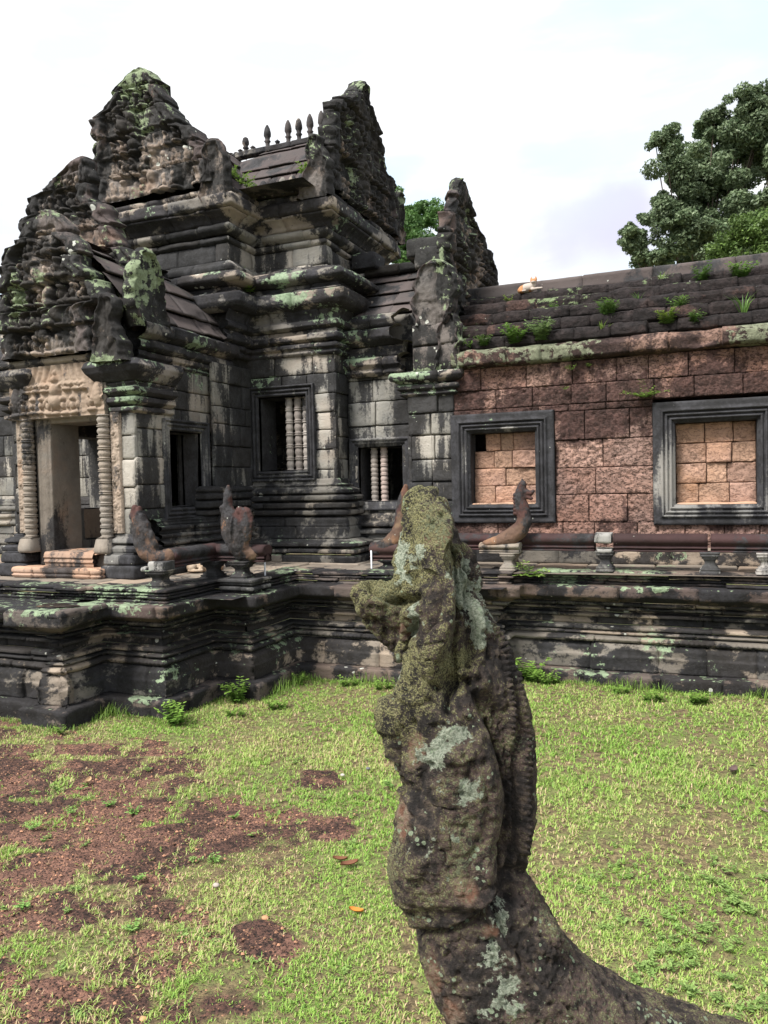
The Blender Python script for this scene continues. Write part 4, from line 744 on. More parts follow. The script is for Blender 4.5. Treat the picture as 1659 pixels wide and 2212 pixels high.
# ================================================================ LATERITE GALLERY
gal = thing('laterite_gallery', (0, 10.3, FLOOR), 'long red laterite gallery with a dark overgrown stone roof and two blocked windows', 'gallery')
h1 = (-3.0, -2.11, 2.215, 3.18); h2 = (-.365, .555, 2.185, 3.19); o1 = (h1[0]-.25, h1[1]+.27, h1[2]-.26, h1[3]+.24); o2 = (h2[0]-.27, h2[1]+.27, h2[2]-.235, h2[3]+.32)
mb = MB(); masonry(mb, (0, 10.34, 0), (1, 0, 0), (0, -1, 0), -3.24, 5.0, 1.44, 4.06, [(-3.24, o1[1]-.01, o1[2]+.01, o1[3]-.01), (o2[0]+.01, o2[1]-.01, o2[2]+.01, o2[3]-.01)], ch=.335, bl=(.38, .62), seed=301, jit=.010, res=.018, rnd_=.010, amp=.014, pit=.06, thick=.5, red=.0); mb.build('wall', M['laterite'], gal)
mb = MB(); mould(mb, [(-3.3, 10.3), (5, 10.3)], [[(.08, 1.42), (.08, 1.60), (.0, 1.64)]], seed=302, jl=(.5, 1.2), amp=.012); mb.build('foot_course', M['terrace'], gal)
mb = MB(); mould(mb, [(-3.22, 10.34), (5, 10.34)], [[(-.02, 4.06), (.10, 4.07), (.15, 4.10), (.155, 4.22), (.10, 4.28), (.02, 4.31)]], seed=303, jl=(.4, .6), jit=.02, amp=.03, chip=.06, dv=.03, ds=.05); mb.build('eave_course', M['laterite_edge'], gal)
C_ = []; o_, z_ = -.02, 4.31
for i, (dz, do_) in enumerate(((.185, .16), (.185, .19), (.19, .23), (.19, .28), (.17, .22))):
    C_.append([(o_-.02, z_), (o_+.035, z_+.03), (o_+.03, z_+dz*.6), (o_-.01, z_+dz*.9), (o_-.07, z_+dz+.005), (o_-do_, z_+dz+.01)]); o_ -= do_; z_ += dz
mb = MB(); mould(mb, [(-3.22, 10.34), (5, 10.34)], C_, seed=304, jl=(.34, .62), jit=.028, amp=.034, chip=.05, dv=.022, ds=.03); mb.build('roof', M['laterite_roof'], gal)
mb = MB(); mould(mb, [(-3.3, 11.42), (5, 11.42)], [[(0, 5.20), (.03, 5.23), (.03, 5.40), (0, 5.42), (-.24, 5.42)]], seed=305, jl=(.6, 1.1), jit=.006, amp=.008, red=.3); mb.build('ridge_course', M['roof'], gal)
mb = MB(); mould(mb, [(5, 12.8), (-3.2, 12.8)], [[(0, 1.4), (0, 4.3)], [(0, 4.3), (-.6, 4.9), (-1.3, 5.38)]], seed=306, jl=(1, 2), ds=.5, dv=.3); mb.build('rear_wall', M['laterite'], gal)
mb = MB(); mb.grid([[(5, 10.34, 1.4), (5, 12.8, 1.4)], [(5, 10.34, 4.3), (5, 12.8, 4.3)]], (.4, .4, 0)); mb.grid([[(5, 10.34, 4.3), (5, 12.8, 4.3)], [(5, 11.45, 5.35), (5, 11.65, 5.35)]], (.4, .4, 0)); mb.grid([[(-3.2, 10.8, 4.2), (-3.2, 12.7, 4.2)], [(5, 10.8, 4.2), (5, 12.7, 4.2)]], (.4, .4, 0)); mb.build('end_wall', M['laterite'], gal)
mb = MB(); mb.grid([[(-3.2, 10.95, 1.4), (-3.2, 10.95, 4.3)], [(5, 10.95, 1.4), (5, 10.95, 4.3)]], (.2, .2, 1)); mb.build('inner_wall_or_backing', M['laterite_roof'], gal)  # added dark backing panel: keeps window gaps black and sky light out
for k, (h, o, sd) in enumerate(((h1, o1, 310), (h2, o2, 311))):
    wd = o[1]-h[1]; mb = MB()
    # outer flat stone surround, then nested mouldings
    frame(mb, (0, 10.32, 0), (1, 0, 0), (0, -1, 0), *h, [(.26, -.04), (.26, .03), (.165, .032), (.16, .060), (.14, .060), (.135, .02), (.115, .02), (.11, .05), (.09, .05), (.085, .015), (.065, .015), (.06, .04), (.04, .04), (.035, .0), (.015, .0), (.01, -.02), (0, -.02), (0, -.3)], seed=sd, amp=.006)
    wfo = mb.build('window_frame', M['grey'], gal)
    mb = MB(); r = np.random.default_rng(sd); z = h[2]; rows = 4; y = 10.52
    for q in range(rows):
        hh = (h[3]-h[2])/rows; cuts = [h[0]]
        n_ = 3 if (q != 1 or k) else 2
        cuts = [h[0]]+sorted(h[0]+(h[1]-h[0])*((j+1)/n_+r.uniform(-.06, .06)) for j in range(n_-1))+[h[1]]
        if k == 0 and q == 3: cuts = [h[0]+.17, h[0]+.38, h[0]+.56, h[1]]
        for a, b in zip(cuts[:-1], cuts[1:]):
            stone_block(mb, np.array([0, y, 0]), X3, Z, -Y3, a, b, z, z+hh, off=r.normal(0, .012), dep=.2, res=.018, rnd_=.014, amp=.012, gap=.002, pit=.035, col=(r.random(), r.random(), .0), seed=sd+q)
        z += hh
    mb.build('window_infill', M['infill'], gal)
    mb = MB(); stone_block(mb, np.array([0, 0, h[2]+.012]), X3, Y3, Z, h[0], h[1], 10.33, 10.55, dep=.02, rnd_=.02, amp=.012, col=(.8, .8, 0)); mb.build('window_sill', M['sill'], gal)
# ================================================================ SMALL NAGAS AND BALUSTRADES
def sculpt(name, balls, mat, parent, voxel=.014, smooth=3, amp=.006, fq=9, seed=0, colf=None):
    V, Q, Nn = blob(balls, voxel, smooth); d = (fbm(V, fq, 3, seed)-.5)*2*amp+(fbm(V, fq*4, 2, seed+2)-.5)*amp
    V = V+Nn*d[:, None]; C = np.zeros((len(V), 3)); C[:] = (.5, .5, 0)
    if colf is not None: C = colf(V, Nn)
    return make(name, V, Q, C, mat, parent, True)
def rail(name, a, b, z0, z1, parent, mat='red', hw=.105, seed=0, z_end=None, courses=True):
    """bulging snake-body rail with moulded underside, from a to b (plan), z0 bottom z1 top"""
    a, b = np.array(a, float), np.array(b, float); L = np.linalg.norm(b-a); d = (b-a)/L; n = np.array([d[1], -d[0]]); H = z1-z0; ze = z_end if z_end else 0
    pf = [(.0, -.9), (.10, -.95), (.12, -.7), (.22, -.72), (.24, -.95), (.33, -.98), (.36, -.72)]
    prof = [(-s_*hw*.85, z0+H*t) for t, s_ in pf]
    th = np.linspace(math.radians(205), math.radians(-25), 15); cz = z0+H*.66; rz = H*.34
    half = [(hw*.8, z0), (hw*.82, z0+H*.09), (hw*.55, z0+H*.11), (hw*.55, z0+H*.17), (hw*.85, z0+H*.19), (hw*.85, z0+H*.27), (hw*.55, z0+H*.29), (hw*.6, z0+H*.34)]
    half += [(hw*1.05*math.cos(x), cz+rz*math.sin(x)) for x in np.linspace(-.85, math.pi/2-.01, 9)]
    full = half+[(-o, z) for o, z in reversed(half)]
    k = max(2, int(L/.05)); G = np.zeros((k+3, len(full), 3)); ts = [0]+list(np.linspace(0, L, k+1))+[L]
    for i, s in enumerate(ts):
        for j, (o, z) in enumerate(full):
            e = .82 if i in (0, k+2) else 1.; zz = z+(0 if not ze else ze*(s/L))
            if i in (0, k+2): zz = cz+(zz-cz)*.8
            G[i, j, :2] = a+d*s+n*o*e; G[i, j, 2] = zz
    dd = G-np.mean(G, axis=1, keepdims=True); dd /= np.linalg.norm(dd, axis=-1, keepdims=True)+1e-9
    G += dd*((fbm(G, 7, 3, seed)-.5)*.014)[..., None]
    m = MB(); m.grid(G, (rnd(), rnd(), 0), flip=False, wrap=True)
    for e in (0, -1):
        P = G[e]; q = len(P); m.raw(np.vstack([P, P.mean(0)]), [((i, (i+1) % q, q) if e else ((i+1) % q, i, q)) for i in range(q)])
    return m.build(name, M[mat], parent)
def post(name, x, y, z0, z1, parent, mat='sand_dark', w_=.10, rot=0, seed=0):
    H = z1-z0; pf = [(1.25, 0), (1.25, .09), (1.1, .11), (1.18, .14), (1.18, .2), (.95, .24), (.98, .3), (.72, .36), (.66, .45), (.66, .55), (.74, .62), (.98, .7), (.95, .75), (1.18, .8), (1.18, .87), (1.1, .89), (1.25, .92), (1.25, 1.0), (.2, 1.001)]
    m = MB(); lathe(m, (x, y, z0), [(w_*r, H*t) for r, t in pf], n=24, square=.92, rot=rot, amp=.004, seed=seed, col=(rnd(), rnd(), 0)); return m.build(name, M[mat], parent)

def nagacol(zc):
    def fn(V, N): return np.stack([fbm(V, 9, 2, 2), fbm(V, 5, 2, 3), sm(V[:, 2]-zc+(fbm(V, 6, 3, 4)-.5)*.5, -.08, .06)*.95], -1)
    return fn
# left balustrade
lb = thing('naga_balustrade', (-5.6, 7.4, FLOOR), 'short purple stone snake rail with two raised naga heads, beside the temple doorway', 'balustrade', 'snake rail balustrades on the terrace')
rail('rail', (-5.60, 7.12), (-5.60, 7.98), 1.63, 1.845, lb, seed=1); rail('rail', (-5.60, 7.98), (-4.83, 7.98), 1.625, 1.83, lb, seed=2)
post('rail_post', -5.62, 7.0, 1.42, 1.62, lb, w_=.105, seed=3); post('rail_post', -5.57, 7.93, 1.42, 1.63, lb, w_=.10, seed=4); post('rail_post', -5.14, 7.9, 1.42, 1.64, lb, w_=.10, seed=5)
m_ = MB(); mould(m_, [(-5.33, 8.15), (-5.33, 7.76), (-4.93, 7.76), (-4.93, 8.15)], [[(.0, 1.29), (.03, 1.31), (.03, 1.34), (-.01, 1.35)], [(-.01, 1.355), (.02, 1.37), (.02, 1.39), (.04, 1.40), (.04, 1.43), (-.1, 1.435)]], seed=6, jl=(3, 4), jit=0, amp=.004, dv=.012); m_.build('plinth_stone', M['pale'], lb)
m_ = MB(); stone_block(m_, np.array([0, 6.90, 0]), X3, Z, -Y3, -5.72, -5.50, 1.60, 1.72, dep=.2, res=.03, rnd_=.02, amp=.012); stone_block(m_, np.array([-5.50, 0, 0]), Y3, Z, X3, 6.92, 7.08, 1.6, 1.72, dep=.2, res=.03, rnd_=.02); stone_block(m_, np.array([0, 6.88, 0]), X3, Z, -Y3, -5.82, -5.73, 1.6, 1.66, dep=.1, res=.03, rnd_=.02)
stone_block(m_, np.array([0, 0, 1.715]), X3, Y3, Z, -5.72, -5.50, 6.90, 7.1, dep=.05, res=.03, rnd_=.02); m_.build('repair_stone', M['pale'], lb)
# naga 1: leans left, hood broken to a thin blade.  coordinates in the plane Y~7
def nb(x, z, rx, ry, rz, y=7.02): return (x, y, z, rx, ry, rz)
sculpt('naga_head', chain([nb(-5.60, 1.75, .08, .09, .09, 7.12), nb(-5.70, 1.74, .085, .10, .09, 7.04), nb(-5.80, 1.81, .10, .11, .10), nb(-5.865, 1.93, .105, .11, .12), nb(-5.885, 2.05, .10, .10, .11), nb(-5.92, 2.15, .07, .08, .09), nb(-5.955, 2.24, .045, .06, .06), nb(-5.965, 2.31, .035, .05, .04)])
       +[nb(-5.99, 2.22, .045, .05, .055), nb(-5.985, 2.28, .03, .04, .03), nb(-5.90, 2.26, .032, .05, .05), nb(-5.90, 2.30, .022, .04, .03), nb(-5.82, 2.10, .05, .05, .07), nb(-5.76, 1.98, .05, .05, .08), nb(-5.72, 1.88, .05, .05, .08)]+chain([nb(-5.865, 2.22, .03, .06, .03), nb(-5.79, 2.06, .03, .06, .03), nb(-5.73, 1.93, .03, .05, .03)], 8), M['nagared'], lb, voxel=.010, seed=11, amp=.011, colf=nagacol(2.12))
sculpt('naga_head', chain([nb(-5.02, 1.72, .11, .11, .10, 7.95), nb(-5.12, 1.74, .12, .12, .11, 7.9), nb(-5.16, 1.84, .14, .12, .13, 7.86), nb(-5.20, 1.98, .17, .11, .15, 7.84), nb(-5.23, 2.10, .14, .09, .13, 7.84), nb(-5.28, 2.22, .08, .07, .10, 7.84), nb(-5.285, 2.32, .055, .06, .08, 7.84), nb(-5.27, 2.43, .058, .05, .06, 7.84), nb(-5.26, 2.51, .026, .03, .04, 7.84)])
       +chain([nb(-5.10, 1.95, .12, .08, .13, 7.86), nb(-5.05, 2.08, .10, .07, .12, 7.88), nb(-5.06, 2.2, .08, .06, .08, 7.88)])+[nb(-5.325, 2.28, .05, .05, .032, 7.82), nb(-5.33, 2.24, .03, .05, .02, 7.82), nb(-5.12, 2.24, .05, .05, .05, 7.86), nb(-5.02, 2.0, .06, .05, .09, 7.86), nb(-5.17, 2.02, .02, .1, .16, 7.80)], M['nagared'], lb, voxel=.010, seed=12, amp=.013, colf=nagacol(2.05))
# middle stub
mbal = thing('naga_balustrade', (-3.9, 9.3, FLOOR), 'purple snake rail stub and naga head partly hidden behind the big foreground naga', 'balustrade', 'snake rail balustrades on the terrace')
rail('rail', (-4.06, 9.32), (-3.2, 9.32), 1.52, 1.76, mbal, seed=3); post('rail_post', -3.82, 9.32, 1.42, 1.54, mbal, seed=7)
sculpt('naga_head', chain([nb(-3.98, 1.66, .08, .11, .09, 9.32), nb(-3.82, 1.73, .10, .11, .11, 9.32), nb(-3.70, 1.84, .10, .10, .12, 9.32), nb(-3.64, 1.98, .09, .09, .12, 9.32), nb(-3.65, 2.14, .07, .08, .12, 9.32), nb(-3.63, 2.28, .055, .06, .10, 9.32), nb(-3.59, 2.38, .06, .06, .06, 9.32), nb(-3.57, 2.47, .03, .04, .05, 9.32)])+[nb(-3.51, 2.36, .06, .04, .03, 9.32), nb(-3.50, 2.30, .05, .04, .025, 9.32)], M['nagared'], mbal, seed=13, amp=.010, colf=nagacol(2.1))
# right balustrade
rb = thing('naga_balustrade', (-.8, 9.6, FLOOR), 'long purple snake rail on stone posts along the gallery, ending in an upright naga head', 'balustrade', 'snake rail balustrades on the terrace')
for i, (a, b) in enumerate(((-3.3, -2.32), (-2.25, -1.25), (-1.03, .0), (.03, 1.15), (1.2, 2.6), (2.62, 4.4))): rail('rail', (a, 9.58), (b, 9.58), 1.655, 1.865, rb, seed=20+i)
m_ = MB(); stone_block(m_, np.array([0, 9.455, 0]), X3, Z, -Y3, -1.25, -1.05, 1.74, 1.875, dep=.24, res=.03, rnd_=.025, amp=.008); stone_block(m_, np.array([0, 0, 1.872]), X3, Y3, Z, -1.25, -1.05, 9.455, 9.7, dep=.1, res=.03, rnd_=.025); stone_block(m_, np.array([0, 9.46, 0]), X3, Z, -Y3, -1.22, -1.04, 1.635, 1.69, dep=.2, res=.03, rnd_=.015); m_.build('repair_stone', M['pale'], rb)
for i, (x, mt) in enumerate(((-2.25, 'terrace'), (-1.13, 'sand_dark'), (.02, 'pale'), (.6, 'pale'), (1.8, 'sand_dark'), (3.0, 'sand_dark'))): post('rail_post', x, 9.57, 1.42, 1.66, rb, mt, w_=.088, seed=30+i)
rail('naga_base', (-2.62, 9.42), (-2.12, 9.42), 1.63, 1.76, rb, 'clean', hw=.10, seed=33); post('rail_post', -2.27, 9.42, 1.42, 1.64, rb, 'clean', w_=.08, seed=34)
y9 = 9.40
sculpt('naga_head', chain([nb(-2.50, 1.75, .10, .09, .045, y9), nb(-2.36, 1.78, .10, .09, .08, y9), nb(-2.22, 1.84, .10, .09, .11, y9), nb(-2.10, 1.93, .095, .085, .11, y9), nb(-2.06, 2.04, .09, .08, .10, y9), nb(-2.08, 2.16, .085, .07, .10, y9), nb(-2.11, 2.27, .07, .06, .08, y9), nb(-2.10, 2.38, .07, .06, .07, y9), nb(-2.08, 2.47, .05, .05, .05, y9)])
       +chain([nb(-2.06, 2.38, .055, .05, .045, y9), nb(-1.99, 2.36, .045, .04, .028, y9), nb(-1.945, 2.39, .02, .025, .02, y9)], 4)+chain([nb(-2.05, 2.33, .05, .04, .03, y9), nb(-1.98, 2.30, .03, .03, .016, y9)], 4)+[nb(-2.17, 2.12+.045*i, .03, .045, .028, y9) for i in range(6)]+[nb(-2.08, 2.52, .018, .025, .03, y9), nb(-2.05, 2.49, .018, .025, .03, y9)], M['nagared'], rb, voxel=.009, seed=14, amp=.008, colf=nagacol(2.12))
# thin white support rods
rm, rt_, rbb = new_mat('white_painted_rod'); rbb.inputs['Base Color'].default_value = (.6, .62, .66, 1); rbb.inputs['Roughness'].default_value = .4
for (x, y, z0, z1, lab) in ((-5.01, 8.2, 1.40, 1.65, 'thin white metal rod standing under the broken end of the left snake rail'), (-4.03, 9.22, 1.37, 1.66, 'thin white metal rod propping the end of the middle snake rail')):
    m_ = MB(); lathe(m_, (x, y, 0), [(.011, z0), (.011, z1), (.001, z1+.001)], n=8, amp=0); lathe(m_, (x, y, 0), [(.028, z0), (.028, z0+.008), (.012, z0+.01)], n=10, amp=0)
    o = m_.build('support_rod', rm); tag(o, lab, 'metal rod', 'white rods under the rails')

# ================================================================ CATS
cm, ct_, cb_ = new_mat('cat_fur'); a_ = ct_.n('ShaderNodeAttribute', attribute_name='var'); g_ = ct_.n('ShaderNodeNewGeometry')
nz_ = ct_.noise(g_.outputs['Position'], 160, 3, .6); ct_.l(ct_.mix(ct_.math('MULTIPLY', nz_, .35), a_.outputs['Color'], (.2, .12, .07)), cb_.inputs['Base Color']); cb_.inputs['Roughness'].default_value = .95
def patches(cols, f, seed):
    def fn(V, N):
        n = fbm(V, f, 2, seed)[:, None]; c = np.where(n > .52, np.array(cols[1]), np.array(cols[0])); return c
    return fn
Rz = lambda a: [[math.cos(a), -math.sin(a), 0], [math.sin(a), math.cos(a), 0], [0, 0, 1]]
def ear(c, r, h): return [(c[0], c[1], c[2]+h*t, r*(1-t)+.006, r*.6*(1-t)+.005, r*.5) for t in (0, .35, .7, 1.)]
# on the roof: lying, head up, forepaw stretched right
cx, cy_, cz = -2.355, 11.29, 5.222
balls = chain([(cx-.10, cy_, cz+.06, .055, .07, .055), (cx-.04, cy_, cz+.075, .06, .075, .065), (cx+.03, cy_, cz+.08, .055, .065, .065), (cx+.06, cy_-.01, cz+.11, .045, .05, .05)])+[(cx+.075, cy_-.03, cz+.15, .05, .045, .045), (cx+.075, cy_-.075, cz+.138, .024, .02, .018), (cx-.11, cy_-.03, cz+.045, .05, .05, .045)]
balls += ear((cx+.042, cy_-.025, cz+.18), .018, .045)+ear((cx+.108, cy_-.025, cz+.18), .018, .045)+chain([(cx+.06, cy_-.05, cz+.04, .026, .022, .022), (cx+.13, cy_-.05, cz+.045, .02, .018, .018), (cx+.19, cy_-.05, cz+.045, .018, .016, .014)], 4)+chain([(cx-.14, cy_-.03, cz+.03, .018, .018, .018), (cx-.1, cy_-.08, cz+.025, .015, .015, .015), (cx-.03, cy_-.09, cz+.025, .012, .012, .012)], 4)
def roofcat(V, N):
    c = np.tile(np.array([.46, .41, .37]), (len(V), 1)); o = np.array([.42, .20, .09])
    m1 = (V[:, 0] < cx-.075+.03*(fbm(V, 20, 2)-.5)) | ((V[:, 2] > cz+.15) & (V[:, 0] > cx+.03)) | ((V[:, 0] > cx+.0) & (V[:, 0] < cx+.08) & (V[:, 2] < cz+.07) & (V[:, 1] > cy_-.05)); c[m1] = o; return c
cat = sculpt('cat', balls, cm, None, voxel=.007, smooth=3, amp=.002, fq=30, colf=roofcat); tag(cat, 'orange and white cat lying with raised ears on top of the dark gallery roof', 'cat', 'resting cats')
def curled(c, s, colf, label, a0=0., seed=0):
    x, y, z = c; B = []
    for i in range(13):
        t = a0+i*.36; B.append((x+.085*s*math.cos(t), y+.07*s*math.sin(t), z+.058*s, .05*s, .05*s, (.056 if i < 10 else .045)*s))
    B += [(x, y, z+.05*s, .06*s, .05*s, .045*s)]
    hx, hy = x+.075*s*math.cos(a0-.5), y+.07*s*math.sin(a0-.5); B += [(hx, hy, z+.065*s, .045*s, .042*s, .04*s), (hx+.01*s, hy-.035*s, z+.05*s, .02*s, .022*s, .017*s)]+ear((hx-.025*s, hy, z+.1*s), .014*s, .028*s)+ear((hx+.028*s, hy, z+.1*s), .014*s, .028*s)
    B += chain([(x+.10*s, y-.07*s, z+.03*s, .018*s, .018*s, .018*s), (x+.02*s, y-.105*s, z+.025*s, .016*s, .016*s, .016*s), (x-.06*s, y-.095*s, z+.022*s, .013*s, .013*s, .013*s)], 4)
    o = sculpt('cat', B, cm, None, voxel=.007, smooth=3, amp=.002, fq=30, seed=seed, colf=colf); tag(o, label, 'cat', 'resting cats')
curled((-6.11, 8.36, 1.43), 1.15, patches(((.42, .34, .26), (.38, .29, .21)), 9, 3), 'cream cat curled asleep on the terrace paving behind the left snake rail', 0.1, 1)
curled((-5.93, 8.50, 1.43), .95, patches(((.42, .38, .34), (.22, .14, .09)), 11, 8), 'brown and white cat curled beside the cream cat near the rail post', 2.6, 2)

# ================================================================ GROUND
def lat_mask(x, y):
    """1 where bare laterite shows through the lawn"""
    P = np.stack([x, y, x*0], -1)
    cx_, cy2 = -3.7, 3.9
    # quadrilateral-like region, soft
    a = np.maximum.reduce([(x-(-2.55)+.30*np.sin(y*2.1)), (y-5.55+.35*(x+4.5))*.8, -(x+7.5)])
    a = np.maximum(a, (2.35-y)); reg = 1-sm(a+(fbm(P, 1.3, 3, 3)-.5)*1.5+(fbm(P, 7, 3, 4)-.5)*.7, -.6, .45)
    # sunken slabs with grass in the gaps
    W = P+.10*np.stack([fbm(P, 2, 2, 7)-.5, fbm(P, 2, 2, 8)-.5, x*0], -1); s_ = .62
    ca, sa = math.cos(.35), math.sin(.35); u = (W[..., 0]*ca+W[..., 1]*sa)/.78; v = (-W[..., 0]*sa+W[..., 1]*ca)/.46; iv = np.floor(v); u = u+iv*.37; iu = np.floor(u)
    fu = np.abs(u-iu-.5)*2; fv = np.abs(v-iv-.5)*2; keep = _h(iu.astype(int), iv.astype(int), iu.astype(int)*0, 5)
    d = 1-np.maximum(fu**2.2, fv**2.2)-.0; slab = sm(d+(fbm(P, 5, 4, 12)-.5)*1.3, .0, .6)*(keep > .15)
    core = sm(fbm(P, .9, 2, 21)-((x+3.9)**2+(y-4.4)**2)*.05, .22, .42)
    m = reg*np.maximum(slab, core*.8*sm(fbm(P, 3, 3, 31), .36, .5))
    for (px_, py_, r) in ((-2.99, 5.66, .28), (-2.5, 4.9, .25), (-2.2, 3.45, .25), (-4.9, 5.9, .2)):
        m = np.maximum(m, (1-sm(np.hypot(x-px_, y-py_)+(fbm(P, 6, 2, 9)-.5)*.3, r*.5, r))*.9)
    return m
def slab_(x, y):
    P = np.stack([x, y, x*0], -1); return sm(vnoise(P, 2.6, 91)*.6+fbm(P, 6, 3, 92)*.4, .42, .56)
def gz(x, y):
    P = np.stack([x, y, x*0], -1); return .075+.03*sm(y, 7, 9)+(fbm(P, .7, 3, 41)-.5)*.07*sm(np.hypot(x, y-5)*-1, -16, -8)
xs = np.concatenate([[-400, -150, -60, -25, -12, -9], np.arange(-7.6, 1.8, .028), np.linspace(1.9, 6, 14), [9, 25, 60, 150, 400]]); ys = np.concatenate([[-60, -10, 0, 1], np.arange(2.2, 6.6, .028), np.arange(6.64, 9.6, .08), [12, 20, 60, 150, 600]])
xx, yy = np.meshgrid(xs, ys, indexing='ij'); lm_ = lat_mask(xx, yy); P = np.stack([xx, yy, xx*0], -1)
pits = np.clip((fbm(P, 34, 2, 55)-.45)*3, 0, 1); zz = gz(xx, yy)+lm_*(.012+(fbm(P, 3, 2, 52)-.4)*.05)-lm_*pits*.016+lm_*(fbm(P, 13, 3, 57)-.5)*.03
P[..., 2] = zz; C = np.zeros(P.shape); C[..., 0] = lm_; C[..., 1] = slab_(xx, yy); C[..., 2] = pits
gm, gt, gb = new_mat('lawn_soil_and_laterite'); gg = gt.n('ShaderNodeNewGeometry'); gp = gg.outputs['Position']; ga = gt.n('ShaderNodeAttribute', attribute_name='var'); gs = gt.n('ShaderNodeSeparateColor'); gt.l(ga.outputs['Color'], gs.inputs[0])
n1 = gt.noise(gp, 3.2, 6, .6); n2 = gt.noise(gp, 22, 6, .65); n3 = gt.noise(gp, 75, 4, .7); vc = gt.vor(gp, 55, 'Distance'); vcc = gt.n('ShaderNodeTexVoronoi'); gt.l(gp, vcc.inputs['Vector']); vcc.inputs['Scale'].default_value = 48
soil = gt.mix(gt.step(n2, .35, .65), (.085, .06, .036), (.24, .19, .095)); soil = gt.mix(gt.math('MULTIPLY', gt.step(n1, .45, .6), gt.step(n3, .40, .55)), soil, (.15, .19, .055)); soil = gt.mix(gt.step(n3, .46, .38), soil, (.05, .04, .022))
lat = gt.mix(gt.step(n2, .36, .60), (.030, .018, .015), (.12, .062, .046)); lat = gt.mix(gt.math('MULTIPLY', gt.step(gs.outputs[1], .7, .3), .85), lat, gt.mix(gt.step(n2, .4, .6), (.14, .072, .052), (.24, .125, .09)))
nod = gt.math('MULTIPLY', gt.math('LESS_THAN', vcc.outputs['Distance'], .34), gt.step(gt.noise(gp, 9, 3), .46, .6)); lat = gt.mix(gt.math('MULTIPLY', nod, .8), lat, (.38, .20, .12))
lat = gt.mix(gt.step(n3, .52, .40), lat, (.012, .008, .007))
gcol = gt.mix(gt.step(gt.math('ADD', gs.outputs[0], gt.math('MULTIPLY', gt.math('SUBTRACT', n2, .5), .8)), .22, .52), soil, lat); gt.l(gcol, gb.inputs['Base Color']); gb.inputs['Roughness'].default_value = .95
gh = gt.math('ADD', gt.math('MULTIPLY', n3, .5), gt.math('MULTIPLY', n2, .7)); gbp = gt.n('ShaderNodeBump'); gbp.inputs['Strength'].default_value = .9; gbp.inputs['Distance'].default_value = .03; gt.l(gh, gbp.inputs['Height']); gt.l(gbp.outputs[0], gb.inputs['Normal'])
m_ = MB(); m_.grid(P, C); tag(m_.build('ground', gm), kind='structure')

# loose laterite gravel on the bare patch
r = np.random.default_rng(31); n = 9000; gx, gy = r.uniform(-6.5, -1.2, n), r.uniform(2.3, 6.2, n); k = (r.random(n) < lat_mask(gx, gy)**1.5*(.35+.65*(1-slab_(gx, gy)))) ; gx, gy = gx[k], gy[k]; n = len(gx)
oc = np.array([(1, 0, 0), (0, 1, 0), (-1, 0, 0), (0, -1, 0), (0, 0, 1)]); sz_ = np.minimum(r.gamma(2.2, .0026, n)+.003, .014)[:, None, None]; a_ = r.uniform(0, 6.28, n); ca_, sa_ = np.cos(a_), np.sin(a_)
Vg = oc[None]*r.uniform(.7, 1.2, (n, 5, 3))*sz_*np.array([1, 1, .75]); Vg = np.stack([Vg[..., 0]*ca_[:, None]-Vg[..., 1]*sa_[:, None], Vg[..., 0]*sa_[:, None]+Vg[..., 1]*ca_[:, None], Vg[..., 2]], -1)+np.stack([gx, gy, gz(gx, gy)+.012+(fbm(np.stack([gx, gy, gx*0], -1), 3, 2, 52)-.4)*.05], -1)[:, None]
Qg = (np.arange(n)*5)[:, None, None]+np.array([(0, 1, 4, -99), (1, 2, 4, -99), (2, 3, 4, -99), (3, 0, 4, -99)])[None]; Qg = Qg.reshape(-1, 4); Qg[:, 3] = -1
gcl = np.array([.13, .065, .045])*(1-r.random((n, 1)))+np.array([.36, .19, .11])*r.random((n, 1)); gvm, gvt, gvb = new_mat('gravel'); gva = gvt.n('ShaderNodeAttribute', attribute_name='var'); gvt.l(gva.outputs['Color'], gvb.inputs['Base Color'])
tag(make('laterite_gravel', Vg.reshape(-1, 3), Qg, np.repeat(gcl, 5, 0), gvm, None, False), 'loose orange brown laterite gravel scattered over the bare patch', 'gravel', kind='stuff')
